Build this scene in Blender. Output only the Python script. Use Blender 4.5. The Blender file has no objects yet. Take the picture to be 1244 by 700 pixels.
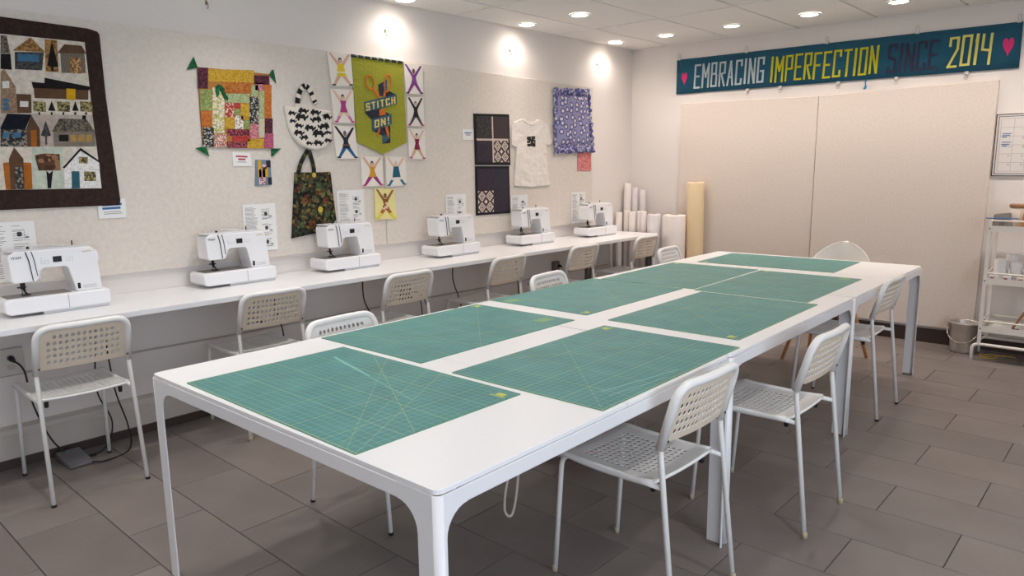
import bpy, math, random
import numpy as np
from mathutils import Matrix, Vector
random.seed(7)
PI = math.pi
scene = bpy.context.scene
COL = scene.collection

# ------------------------------------------------------------------ camera
CAM = np.array([2.527, -0.935, 1.429]); YAW, PIT, ROL, FPX = 0.73665, 0.16851, -0.01253, 878.29
def cam_basis():
    cy, sy, cp, sp = math.cos(YAW), math.sin(YAW), math.cos(PIT), math.sin(PIT)
    f = np.array([-sy*cp, cy*cp, -sp]); r = np.array([cy, sy, 0]); u = np.cross(r, f)
    cr, sr = math.cos(ROL), math.sin(ROL)
    return f, cr*r + sr*u, -sr*r + cr*u
CF, CR, CU = cam_basis()
cd = bpy.data.cameras.new('camera'); co = bpy.data.objects.new('camera', cd); COL.objects.link(co)
m4 = Matrix.Identity(4)
for i in range(3):
    m4[i][0], m4[i][1], m4[i][2], m4[i][3] = CR[i], CU[i], -CF[i], CAM[i]
co.matrix_world = m4
cd.sensor_width = 36; cd.lens = FPX/1244*36; cd.clip_start = 0.02
scene.camera = co

# ------------------------------------------------------------------ exposure, sky, daylight
vs = scene.view_settings
vs.view_transform = 'Standard'; vs.look = 'None'; vs.gamma = 1; vs.use_curve_mapping = False
vs.exposure = 0.18
w = bpy.data.worlds.new('sky'); scene.world = w; w.use_nodes = True
wb = w.node_tree.nodes['Background']; wb.inputs[0].default_value = (0.62, 0.76, 1.0, 1); wb.inputs[1].default_value = 0.9
LAMP_W = 29.0           # watts of one ceiling downlight
DAY_W = 90.0            # daylight coming in through the street window
XW, YB, ZC = -1.58, 5.42, 2.533           # left wall, back wall, ceiling
XR, YF = 4.9, -3.05                        # right wall, street wall (behind the camera)
WIN = (-2.7, 1.7, 0.45, 2.35)              # street window opening in the right wall: y0 y1 z0 z1
al = bpy.data.lights.new('window_daylight', 'AREA'); al.shape = 'RECTANGLE'
al.size = WIN[1]-WIN[0]; al.size_y = WIN[3]-WIN[2]; al.energy = DAY_W; al.color = (0.78, 0.88, 1.0)
ao = bpy.data.objects.new('window_daylight', al); COL.objects.link(ao)
ao.location = (XR+.16, (WIN[0]+WIN[1])/2, (WIN[2]+WIN[3])/2); ao.rotation_euler = Vector((-1, 0, 0)).to_track_quat('-Z', 'Y').to_euler()

# ------------------------------------------------------------------ pixel -> place
def ray(q): return CF + CR*(q[0]-622)/FPX + CU*(350-q[1])/FPX
def on_left(q, x=-1.552):
    d = ray(q); P = CAM + d*(x-CAM[0])/d[0]; return (P[1], P[2])       # (along wall, height)
def on_back(q, y=5.40):
    d = ray(q); P = CAM + d*(y-CAM[1])/d[1]; return (P[0], P[2])
def on_floor(q, z=0.0):
    d = ray(q); P = CAM + d*(z-CAM[2])/d[2]; return (P[0], P[1])

# ------------------------------------------------------------------ materials
def lin(c): return tuple(((v/255)/12.92 if v/255 <= .04045 else ((v/255+.055)/1.055)**2.4) for v in c)
_M = {}
def M(name, rgb, rough=.5, metal=0., bump=None, var=None, emit=0., spec=.5, coat=0.):
    if name in _M: return _M[name]
    m = bpy.data.materials.new(name); m.use_nodes = True; nt = m.node_tree; b = nt.nodes['Principled BSDF']
    c = lin(rgb)+(1,)
    b.inputs['Base Color'].default_value = c; b.inputs['Roughness'].default_value = rough
    b.inputs['Metallic'].default_value = metal; b.inputs['Specular IOR Level'].default_value = spec
    if coat: b.inputs['Coat Weight'].default_value = coat
    if emit:
        b.inputs['Emission Color'].default_value = c; b.inputs['Emission Strength'].default_value = emit
    tc = nt.nodes.new('ShaderNodeTexCoord')
    if var:
        n = nt.nodes.new('ShaderNodeTexNoise'); n.inputs['Scale'].default_value = var[0]; n.inputs['Detail'].default_value = 6
        nt.links.new(tc.outputs['Object'], n.inputs['Vector'])
        r = nt.nodes.new('ShaderNodeValToRGB'); k = var[1]
        r.color_ramp.elements[0].position = .3; r.color_ramp.elements[1].position = .7
        r.color_ramp.elements[0].color = tuple(v*(1-k) for v in c[:3])+(1,)
        r.color_ramp.elements[1].color = tuple(min(1, v*(1+k)) for v in c[:3])+(1,)
        nt.links.new(n.outputs['Fac'], r.inputs['Fac']); nt.links.new(r.outputs['Color'], b.inputs['Base Color'])
    if bump:
        n = nt.nodes.new('ShaderNodeTexNoise'); n.inputs['Scale'].default_value = bump[0]; n.inputs['Detail'].default_value = 5
        nt.links.new(tc.outputs['Object'], n.inputs['Vector'])
        bp = nt.nodes.new('ShaderNodeBump'); bp.inputs['Strength'].default_value = bump[1]; bp.inputs['Distance'].default_value = bump[2] if len(bump) > 2 else .004
        nt.links.new(n.outputs['Fac'], bp.inputs['Height']); nt.links.new(bp.outputs['Normal'], b.inputs['Normal'])
    _M[name] = m; return m
def P(name, cols, scale=60, kind='voronoi', rough=.9):
    """a printed fabric: several flat colours in a small random pattern"""
    if name in _M: return _M[name]
    m = bpy.data.materials.new(name); m.use_nodes = True; nt = m.node_tree; b = nt.nodes['Principled BSDF']
    b.inputs['Roughness'].default_value = rough; b.inputs['Specular IOR Level'].default_value = .2
    tc = nt.nodes.new('ShaderNodeTexCoord'); r = nt.nodes.new('ShaderNodeValToRGB'); r.color_ramp.interpolation = 'CONSTANT'
    if kind == 'voronoi':
        n = nt.nodes.new('ShaderNodeTexVoronoi'); n.voronoi_dimensions = '2D'; n.inputs['Scale'].default_value = scale
        s = nt.nodes.new('ShaderNodeSeparateColor'); nt.links.new(n.outputs['Color'], s.inputs[0]); out = s.outputs[0]
    elif kind == 'spots':
        n = nt.nodes.new('ShaderNodeTexVoronoi'); n.voronoi_dimensions = '2D'; n.inputs['Randomness'].default_value = .7; n.inputs['Scale'].default_value = scale; out = n.outputs['Distance']
    elif kind == 'stripes':
        n = nt.nodes.new('ShaderNodeTexWave'); n.inputs['Scale'].default_value = scale; n.inputs['Distortion'].default_value = 1.5; out = n.outputs['Fac']
    else:
        n = nt.nodes.new('ShaderNodeTexNoise'); n.inputs['Scale'].default_value = scale; n.inputs['Detail'].default_value = 4; out = n.outputs['Fac']
    nt.links.new(tc.outputs['Object'], n.inputs['Vector'])
    el = r.color_ramp.elements; k = len(cols)
    while len(el) < k: el.new(.5)
    for i, c in enumerate(cols):
        if kind == 'noise': el[i].position = 0 if i == 0 else .36 + .28*(i-.5)/max(1, k-1)
        elif kind == 'spots': el[i].position = 0 if i == 0 else .22 + .3*(i-1)/max(1, k-1)
        else: el[i].position = i/k
        el[i].color = lin(c)+(1,)
    nt.links.new(out, r.inputs['Fac']); nt.links.new(r.outputs['Color'], b.inputs['Base Color'])
    _M[name] = m; return m

WALLP = M('wall paint', (230, 223, 218), .55, bump=(35, .12, .003), var=(1.5, .025))
FELT = M('cream felt', (225, 216, 206), .95, bump=(180, .8, .004), var=(40, .05), spec=.1)
FELT2 = M('oatmeal felt', (224, 212, 202), .95, bump=(190, .8, .004), var=(70, .05), spec=.1)
PLAS = M('white plastic', (238, 237, 236), .38)
TOPW = M('white laminate', (240, 240, 241), .32, bump=(300, .03, .001))
METW = M('white lacquered steel', (236, 236, 238), .35)
CHW = M('chair white', (240, 239, 236), .35)
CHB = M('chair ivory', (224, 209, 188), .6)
DARK = M('dark metal', (42, 40, 40), .35, .6)
BLACK = M('black rubber', (22, 21, 21), .55)
STEEL = M('steel', (170, 168, 164), .3, .9)
PAPER = M('white paper', (238, 237, 235), .8)
CANV = M('canvas', (236, 229, 220), .9, bump=(400, .3, .001))
GREYI = M('grey ink', (120, 120, 122), .8)
DINK = M('dark ink', (55, 55, 60), .8)

# ------------------------------------------------------------------ mesh builder
class MB:
    def __init__(s): s.v = []; s.f = []; s.m = []; s.sm = []
    def add(s, vs, fs, mi=0, smooth=False):
        o = len(s.v); s.v += [tuple(map(float, p)) for p in vs]
        for f in fs: s.f.append(tuple(o+i for i in f)); s.m.append(mi); s.sm.append(smooth)
        return s
    def box(s, x0, x1, y0, y1, z0, z1, mi=0):
        return s.add([(x0,y0,z0),(x1,y0,z0),(x1,y1,z0),(x0,y1,z0),(x0,y0,z1),(x1,y0,z1),(x1,y1,z1),(x0,y1,z1)],
            [(0,3,2,1),(4,5,6,7),(0,1,5,4),(1,2,6,5),(2,3,7,6),(3,0,4,7)], mi)
    def plate(s, pts, z0, z1, mi=0, ch=0.):
        """prism of a polygon given in local XY; ch: chamfer of the top edge"""
        pts = [tuple(p) for p in pts]
        a = sum(pts[i-1][0]*pts[i][1]-pts[i][0]*pts[i-1][1] for i in range(len(pts)))
        if a < 0: pts = pts[::-1]
        n = len(pts)
        if ch:
            cx = sum(p[0] for p in pts)/n; cy = sum(p[1] for p in pts)/n
            R_ = max(math.hypot(p[0]-cx, p[1]-cy) for p in pts); k = max(.5, 1-ch/R_)
            rings = [(pts, z0), (pts, z1-ch), ([(cx+(p[0]-cx)*k, cy+(p[1]-cy)*k) for p in pts], z1)]
        else: rings = [(pts, z0), (pts, z1)]
        V = []; F = [tuple(range(n))[::-1]]
        for r_, z in rings: V += [(x, y, z) for x, y in r_]
        for j in range(len(rings)-1):
            for i in range(n): F.append((j*n+i, j*n+(i+1) % n, (j+1)*n+(i+1) % n, (j+1)*n+i))
        k = (len(rings)-1)*n; F.append(tuple(range(k, k+n)))
        return s.add(V, F, mi)
    def prism(s, pts, a0, a1, axis, mi=0):
        """polygon extruded along an axis: axis 'y' -> pts are (x,z); 'x' -> (y,z)"""
        n = len(pts); V = []
        for a in (a0, a1):
            for p in pts: V.append((p[0], a, p[1]) if axis == 'y' else (a, p[0], p[1]))
        F = [tuple(range(n)), tuple(range(2*n-1, n-1, -1))]
        for i in range(n): F.append((i, n+i, n+(i+1) % n, (i+1) % n))
        return s.add(V, F, mi)
    def tube(s, pts, r, seg=8, mi=0, caps=True, closed=False):
        pts = [Vector(p) for p in pts]; n = len(pts); V = []; F = []
        rr = r if hasattr(r, '__len__') else [r]*n
        t0 = (pts[1]-pts[0]).normalized()
        nrm = t0.orthogonal().normalized(); prev = t0
        for i in range(n):
            if closed: t = (pts[(i+1) % n]-pts[i-1]).normalized()
            elif i == 0: t = t0
            elif i == n-1: t = (pts[-1]-pts[-2]).normalized()
            else: t = ((pts[i+1]-pts[i]).normalized()+(pts[i]-pts[i-1]).normalized()).normalized()
            q = prev.rotation_difference(t); nrm = (q @ nrm).normalized(); prev = t
            b = t.cross(nrm)
            for k in range(seg):
                a = 2*PI*k/seg; V.append(pts[i]+(nrm*math.cos(a)+b*math.sin(a))*rr[i])
        for i in range(n if closed else n-1):
            j = (i+1) % n
            for k in range(seg): F.append((i*seg+k, i*seg+(k+1) % seg, j*seg+(k+1) % seg, j*seg+k))
        s.add(V, F, mi, True)
        if caps and not closed:
            o = len(s.v)-n*seg
            s.f.append(tuple(o+k for k in range(seg))[::-1]); s.m.append(mi); s.sm.append(False)
            s.f.append(tuple(o+(n-1)*seg+k for k in range(seg))); s.m.append(mi); s.sm.append(False)
        return s
    def lathe(s, prof, seg=20, mi=0, c=(0, 0, 0), smooth=True):
        V = []; F = []; n = len(prof)
        for k in range(seg):
            a = 2*PI*k/seg
            for r, z in prof: V.append((c[0]+r*math.cos(a), c[1]+r*math.sin(a), c[2]+z))
        for k in range(seg):
            j = (k+1) % seg
            for i in range(n-1): F.append((k*n+i, j*n+i, j*n+i+1, k*n+i+1))
        return s.add(V, F, mi, smooth)
    def obj(s, name, mats, parent=None, loc=None, rot=None, bevel=0, bseg=2):
        me = bpy.data.meshes.new(name); me.from_pydata(s.v, [], s.f)
        for m in (mats if isinstance(mats, (list, tuple)) else [mats]): me.materials.append(m)
        me.polygons.foreach_set('material_index', s.m); me.polygons.foreach_set('use_smooth', s.sm); me.update()
        o = bpy.data.objects.new(name, me); COL.objects.link(o)
        if parent: o.parent = parent
        if loc: o.location = loc
        if rot: o.rotation_euler = rot
        if bevel:
            b = o.modifiers.new('bevel', 'BEVEL'); b.width = bevel; b.segments = bseg; b.limit_method = 'ANGLE'; b.angle_limit = .7
        return o
def fillet(pts, r, n=5):
    out = [Vector(pts[0])]
    for i in range(1, len(pts)-1):
        a, b, c = Vector(pts[i-1]), Vector(pts[i]), Vector(pts[i+1])
        d1 = min(r, (a-b).length*.49); d2 = min(r, (c-b).length*.49)
        p, q = b+(a-b).normalized()*d1, b+(c-b).normalized()*d2
        for k in range(n+1):
            t = k/n; out.append(p*(1-t)**2+b*2*t*(1-t)+q*t*t)
    out.append(Vector(pts[-1])); return out
def spline(pts, n=6):
    pts = [Vector(p) for p in pts]; out = []
    for i in range(len(pts)-1):
        p0 = pts[max(i-1, 0)]; p1 = pts[i]; p2 = pts[i+1]; p3 = pts[min(i+2, len(pts)-1)]
        for k in range(n):
            t = k/n
            out.append(.5*((2*p1)+(p2-p0)*t+(2*p0-5*p1+4*p2-p3)*t*t+(3*p1-p0-3*p2+p3)*t**3))
    out.append(pts[-1]); return out
def rrect(x0, x1, y0, y1, r, n=4):
    out = []
    rs = r if hasattr(r, '__len__') else [r]*4
    for (cx, cy, a0), q in zip(((x1, y1, 0), (x0, y1, 90), (x0, y0, 180), (x1, y0, 270)), rs):
        sx = -1 if cx == x1 else 1; sy = -1 if cy == y1 else 1
        if q <= 0: out.append((cx, cy)); continue
        for k in range(n+1):
            a = math.radians(a0+90*k/n); out.append((cx+sx*q+q*math.cos(a), cy+sy*q+q*math.sin(a)))
    return out
def ell(cx, cy, rx, ry=None, n=14, rot=0.):
    ry = ry or rx; c, s_ = math.cos(rot), math.sin(rot)
    return [(cx+c*rx*math.cos(2*PI*k/n)-s_*ry*math.sin(2*PI*k/n), cy+s_*rx*math.cos(2*PI*k/n)+c*ry*math.sin(2*PI*k/n)) for k in range(n)]
def tag(o, label, cat, group=None):
    o['label'] = label; o['category'] = cat
    if group: o['group'] = group
    return o
def thing(name, label, cat, loc=(0, 0, 0), rot=(0, 0, 0), group=None):
    o = bpy.data.objects.new(name, None); COL.objects.link(o); o.empty_display_size = .05
    o.location = loc; o.rotation_euler = rot
    return tag(o, label, cat, group)
def struct(o): o['kind'] = 'structure'; return o
def dup(root, loc, rot, label=None, group=None):
    def cp(o, par):
        c = o.copy(); COL.objects.link(c); c.parent = par
        for ch in o.children: cp(ch, c)
        return c
    r = cp(root, None); r.location = loc; r.rotation_euler = rot
    if label: r['label'] = label
    if group: r['group'] = group
    return r
ROT_L = (PI/2, 0, PI/2)      # local X -> along left wall, local Y -> up, local Z -> into the room
ROT_B = (PI/2, 0, 0)         # the same for the back wall

# ------------------------------------------------------------------ stroke letters
FONT = {'E': [[(1,1),(0,1),(0,0),(1,0)],[(0,.5),(.8,.5)]], 'M': [[(0,0),(0,1),(.5,.45),(1,1),(1,0)]],
 'B': [[(0,0),(0,1),(.88,1),(.88,.56),(0,.52)],[(.8,.54),(1,.46),(1,0),(0,0)]], 'R': [[(0,0),(0,1),(1,1),(1,.55),(0,.5)],[(.35,.5),(1,0)]],
 'A': [[(0,0),(.5,1),(1,0)],[(.2,.33),(.8,.33)]], 'C': [[(1,.8),(1,1),(0,1),(0,0),(1,0),(1,.2)]], 'I': [[(.5,0),(.5,1)]],
 'N': [[(0,0),(0,1),(1,0),(1,1)]], 'G': [[(1,.75),(1,1),(0,1),(0,0),(1,0),(1,.45),(.55,.45)]], 'P': [[(0,0),(0,1),(1,1),(1,.48),(0,.48)]],
 'F': [[(1,1),(0,1),(0,0)],[(0,.52),(.8,.52)]], 'T': [[(0,1),(1,1)],[(.5,1),(.5,0)]], 'O': [[(0,0),(0,1),(1,1),(1,0),(0,0)]],
 'S': [[(1,.85),(1,1),(0,1),(0,.55),(1,.45),(1,0),(0,0),(0,.15)]], 'H': [[(0,0),(0,1)],[(1,0),(1,1)],[(0,.5),(1,.5)]],
 '2': [[(0,.75),(0,1),(1,1),(1,.6),(0,0),(1,0)]], '0': [[(0,0),(0,1),(1,1),(1,0),(0,0)]], '1': [[(.3,.8),(.6,1),(.6,0)]],
 '4': [[(0,1),(0,.5),(1,.45)],[(1,1),(1,0)]], '!': [[(.5,1),(.5,.52)],[(.5,.06),(.5,0)]]}
def strokes(mb, ch, x0, x1, y0, y1, wd, z0, z1, mi=0, f=lambda x, y: (x, y)):
    for pl in FONT[ch]:
        pp = [(x0+wd/2+(x1-x0-wd)*a, y0+wd/2+(y1-y0-wd)*b) for a, b in pl]
        for (ax, ay), (bx, by) in zip(pp[:-1], pp[1:]):
            L = math.hypot(bx-ax, by-ay) or 1; ux, uy = (bx-ax)/L*wd/2, (by-ay)/L*wd/2
            q = [(ax-ux+uy, ay-uy-ux), (bx+ux+uy, by+uy-ux), (bx+ux-uy, by+uy+ux), (ax-ux-uy, ay-uy+ux)]
            mb.plate([f(*p) for p in q], z0, z1, mi); z1 += .00012
def put_text(parent, text, size, loc, mat, name='lettering', depth=.0004):
    cu = bpy.data.curves.new('t', 'FONT'); cu.body = text; cu.size = size; cu.extrude = depth
    o = bpy.data.objects.new('t', cu); COL.objects.link(o); bpy.context.view_layer.update()
    me = bpy.data.meshes.new_from_object(o.evaluated_get(bpy.context.evaluated_depsgraph_get()))
    bpy.data.objects.remove(o); bpy.data.curves.remove(cu)
    me.materials.clear(); me.materials.append(mat)
    t = bpy.data.objects.new(name, me); COL.objects.link(t); t.parent = parent; t.location = loc
    return t

# =================================================================== THE ROOM
def build_room():
    fl = struct(MB().box(XW-.1, XR+.1, YF-.1, YB+.1, -.08, -.004).obj('floor', M('grout', (72, 64, 59), .9)))
    tm = []
    for k, c in enumerate([(124, 116, 112), (120, 112, 108), (128, 119, 114)]):
        tm.append(M('floor tile %d' % k, c, .42, bump=(9, .12, .004), var=(3.2, .10)))
    # running bond of 12 x 24 inch tiles, rows along X
    PX, PY, g = .6135, .305, .0035
    meshes = {}
    r0 = math.floor((YF-.005)/PY); r1 = math.ceil((YB-.005)/PY)
    for r in range(r0, r1):
        y0 = max(.005+r*PY, YF); y1 = min(.005+(r+1)*PY, YB)
        if y1-y0 < .01: continue
        xs = (1.757 if r % 2 else 2.065)-10*PX
        for k in range(30):
            x0 = max(xs+k*PX, XW); x1 = min(xs+(k+1)*PX, XR)
            if x1-x0 < .02: continue
            key = (round(x1-x0, 3), round(y1-y0, 3), random.randrange(3))
            if key not in meshes:
                mb = MB(); a, b = (x1-x0)/2-g/2, (y1-y0)/2-g/2
                mb.plate([(-a, -b), (a, -b), (a, b), (-a, b)], -.004, 0, 0, .0012)
                o = mb.obj('tile', tm[key[2]], fl); meshes[key] = o.data
            else:
                o = bpy.data.objects.new('tile', meshes[key]); COL.objects.link(o); o.parent = fl
            o.location = ((x0+x1)/2, (y0+y1)/2, 0)
    # walls
    struct(MB().box(XW-.12, XW, YF, YB+.12, 0, 2.6).obj('wall_left', WALLP))
    struct(MB().box(XW-.0, XR+.12, YB, YB+.12, 0, 2.6).obj('wall_back', WALLP))
    struct(MB().box(XW-.12, XR+.12, YF-.12, YF, 0, 2.6).obj('wall_front', WALLP))
    y0, y1, z0, z1 = WIN
    wr = struct(bpy.data.objects.new('wall_right', None)); COL.objects.link(wr)
    for nm, bb_ in (('pier', (YF, y0, 0, 2.6)), ('pier', (y1, YB, 0, 2.6)), ('sill_wall', (y0, y1, 0, z0)), ('lintel', (y0, y1, z1, 2.6))):
        MB().box(XR, XR+.12, *bb_).obj(nm, WALLP, wr)
    win = struct(bpy.data.objects.new('window_1', None)); COL.objects.link(win)
    fw = .06; fm_ = M('dark bronze frame', (60, 55, 50), .4, .5)
    for bb_ in ((y0, y1, z0, z0+fw), (y0, y1, z1-fw, z1), (y0, y0+fw, z0+fw, z1-fw), (y1-fw, y1, z0+fw, z1-fw), (y0+(y1-y0)/3-.03, y0+(y1-y0)/3+.03, z0+fw, z1-fw), (y0+(y1-y0)*2/3-.03, y0+(y1-y0)*2/3+.03, z0+fw, z1-fw)):
        MB().box(XR+.03, XR+.10, *bb_).obj('window_bar', fm_, win)
    gm = bpy.data.materials.new('window glass'); gm.use_nodes = True; nt = gm.node_tree
    tr = nt.nodes.new('ShaderNodeBsdfTransparent'); gl = nt.nodes.new('ShaderNodeBsdfGlossy'); gl.inputs['Roughness'].default_value = .02
    mx = nt.nodes.new('ShaderNodeMixShader'); mx.inputs[0].default_value = .06
    nt.links.new(tr.outputs[0], mx.inputs[1]); nt.links.new(gl.outputs[0], mx.inputs[2]); nt.links.new(mx.outputs[0], nt.nodes['Material Output'].inputs[0])
    for k in range(3):
        a = y0+(y1-y0)*k/3+.03; b = y0+(y1-y0)*(k+1)/3-.03
        MB().box(XR+.062, XR+.068, a, b, z0+fw, z1-fw).obj('pane', gm, win)
    # ceiling: 2 x 4 foot lay-in tiles on a T-bar grid
    ce = struct(MB().box(XW-.12, XR+.12, YF-.12, YB+.12, 2.56, 2.64).obj('ceiling', M('plenum', (120, 115, 110), .9)))
    cm = M('ceiling tile', (246, 243, 240), .95, bump=(160, .7, .003), var=(110, .07), spec=.1)
    bm_ = M('ceiling T-bar', (228, 222, 216), .5)
    lx = [XW]+[-1.165+.6135*k for k in range(0, 9)]; lx = [x for x in lx if x < XR-.05]+[XR]
    ly = [2.985+1.2195*k for k in range(-5, 3)]; ly = [YF]+[y for y in ly if YF+.05 < y < YB-.05]+[YB]
    cache = {}
    for i in range(len(lx)-1):
        for j in range(len(ly)-1):
            a, b = lx[i+1]-lx[i], ly[j+1]-ly[j]; key = (round(a, 3), round(b, 3))
            if key not in cache:
                o = MB().plate([(-a/2+.011, -b/2+.011), (a/2-.011, -b/2+.011), (a/2-.011, b/2-.011), (-a/2+.011, b/2-.011)], 0, .015).obj('ceiling_tile', cm, ce); cache[key] = o.data
            else:
                o = bpy.data.objects.new('ceiling_tile', cache[key]); COL.objects.link(o); o.parent = ce
            o.location = ((lx[i]+lx[i+1])/2, (ly[j]+ly[j+1])/2, ZC+.002+.002*random.random())
    for x in lx[1:-1]: MB().box(x-.014, x+.014, YF, YB, ZC+.013, ZC+.022).obj('grid_bar', bm_, ce)
    for y in ly[1:-1]: MB().box(XW, XR, y-.014, y+.014, ZC+.0135, ZC+.022).obj('grid_bar', bm_, ce)
    MB().box(XW, XW+.018, YF, YB, ZC-.003, ZC+.004).obj('edge_angle', bm_, ce)
    MB().box(XW, XR, YB-.018, YB, ZC-.003, ZC+.004).obj('edge_angle', bm_, ce)
    # baseboards, low plinth on the left wall
    bb = M('dark brown baseboard', (66, 52, 48), .45)
    struct(MB().box(XW, XR, YB-.014, YB, 0, .112).obj('baseboard_back', bb))
    struct(MB().box(XW+.048, XW+.06, YF, YB-.02, 0, .045).obj('baseboard_left', bb))
    mb = MB().prism([(XW, 0), (XW+.048, 0), (XW+.048, .15), (XW+.036, .165), (XW+.03, .185), (XW, .2)], YF, YB-.02, 'y')
    struct(mb.obj('trim_1', M('plinth paint', (196, 188, 180), .6, bump=(20, .3, .004), var=(3, .06))))
    return fl
build_room()

# ------------------------------------------------------------------ ceiling downlights
LENS = M('lit lamp lens', (255, 244, 228), .5, emit=14.)
def downlight():
    t = thing('downlight', 'x', 'light')
    MB().lathe([(.078, 0), (.083, -.004), (.080, -.009), (.062, -.006), (.060, .0)], 28).obj('trim_ring', METW, t)
    MB().lathe([(0, -.004), (.03, -.0042), (.0615, -.003)], 24).obj('lens', LENS, t)
    l = bpy.data.lights.new('lamp_light', 'SPOT'); l.energy = LAMP_W; l.color = (1.0, .88, .79)
    l.spot_size = math.radians(132); l.spot_blend = .85; l.shadow_soft_size = .05
    lo = bpy.data.objects.new('lamp_light', l); COL.objects.link(lo); lo.parent = t; lo.location = (0, 0, -.014)
    return t
dl = downlight(); first = True
LXS = [-1.42, -.895, -.285, .345, .965, 1.58, 2.20, 2.81, 3.42]; LYS = [-1.36, -.11, 1.14, 2.385, 3.63, 4.885]
for j, y in enumerate(LYS):
    for i, x in enumerate(LXS):
        near_back = j == len(LYS)-1
        if not (near_back or i <= 1 or (j in (0, 1, 2, 3) and i in (2, 4, 6, 8) and (i//2+j) % 2 == 1) or (j in (1, 3) and i in (2, 4))): continue
        if i == 1 and j in (1, 3): continue
        if i == 0 and j < 3: continue
        lab = ('round ceiling downlight tight against the wall with the sewing counter' if i == 0 and not near_back else
               'round ceiling downlight in the corner above the white paper rolls' if i == 0 else
               'round ceiling downlight in the row along the wall with the teal banner' if near_back else
               'round ceiling downlight one tile in from the sewing counter wall' if i == 1 else
               'round ceiling downlight over the middle of the room')
        if near_back and i: lab = 'round ceiling downlight along the banner wall, %s from the sewing counter wall' % ('', 'second', 'third', 'fourth', 'fifth', 'sixth', 'seventh', 'eighth', 'ninth')[i]
        elif i == 0 and not near_back: lab = 'round ceiling downlight tight against the sewing counter wall, %s from the banner wall' % ('sixth', 'fifth', 'fourth', 'third', 'second')[j]
        if first: d_ = dl; dl.location = (x, y, ZC); dl['label'] = lab; dl['group'] = 'ceiling downlights'; first = False
        else: d_ = dup(dl, (x, y, ZC), (0, 0, 0), lab, 'ceiling downlights')
        for ch in d_.children:
            if ch.type == 'LIGHT':      # the lamps at the street end are cooler, the dim ones hug the wall
                ch.data = ch.data.copy(); ch.data.energy = LAMP_W*(.36 if i == 0 else 1.)
                if i == 0: ch.data.spot_size = math.radians(158); ch.data.spot_blend = .8; ch.data.shadow_soft_size = .06
                ch.data.color = (1.0, .955, .935) if j <= 2 else (1.0, .865, .78)
hk = M('hook brass', (150, 135, 105), .35, .8)
for y in (1.08, 2.33, 3.60, 4.81):
    MB().tube(fillet([(0, 0, 0), (.02, 0, -.002), (.022, 0, -.03), (.012, 0, -.034)], .008), .0022, 6).box(0, .003, -.006, .006, -.012, .012).obj('wall_hook', hk, None, (XW, y, 2.345))
for o in list(COL.objects):
    if o.name.startswith('wall_hook'): tag(o, 'small brass hook high on the wall above the felt board', 'hook', 'hooks high on the wall')

# ------------------------------------------------------------------ felt boards
def felt(name, label, rot, loc, pts, t, mat):
    o = thing(name, label, 'pin board', loc, rot)
    mb = MB(); mb.plate(pts, 0, t, 0, .004); mb.obj('felt_face', mat, o); return o
felt('felt_pinboard', 'long cream felt board behind the quilts, bags and stitched pennant', ROT_L, (XW+.001, 0, 0), [(YF+.3, .885), (2.254, .885), (2.254, 2.160), (YF+.3, 2.185)], .024, FELT)
felt('felt_pinboard', 'cream felt board behind the white t-shirt and ruffled pillow', ROT_L, (XW+.001, 0, 0), [(2.258, .885), (4.72, .88), (4.72, 2.128), (2.258, 2.16)], .024, FELT)
felt('felt_board', 'tall bare oatmeal felt panel beside the brown paper roll', ROT_B, (0, YB-.001, 0), [(-1.02, .135), (.262, .135), (.268, 1.965), (-1.015, 1.985)], .03, FELT2)
felt('felt_board', 'tall bare oatmeal felt panel beside the white trolley and calendar', ROT_B, (0, YB-.001, 0), [(.268, .135), (1.52, .135), (1.535, 1.99), (.274, 1.965)], .042, FELT2)

# ------------------------------------------------------------------ sewing counter
CZ = .775
ct = thing('sewing_counter', 'long narrow white counter along the wall carrying the sewing machines', 'counter', (XW, 0, 0))
MB().box(.002, .55, YF+.4, 5.05, CZ-.028, CZ).obj('worktop', TOPW, ct, bevel=.003)
MB().box(.002, .03, YF+.4, 5.05, CZ-.09, CZ-.028).obj('wall_batten', METW, ct)
for y in (-2.3, 4.03, 5.0):
    MB().box(.47, .50, y-.03, y, 0, CZ-.028).box(.47, .50, y+.012, y+.03, 0, CZ-.028).obj('leg', M('grey steel leg', (92, 88, 86), .4, .6), ct)

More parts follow.
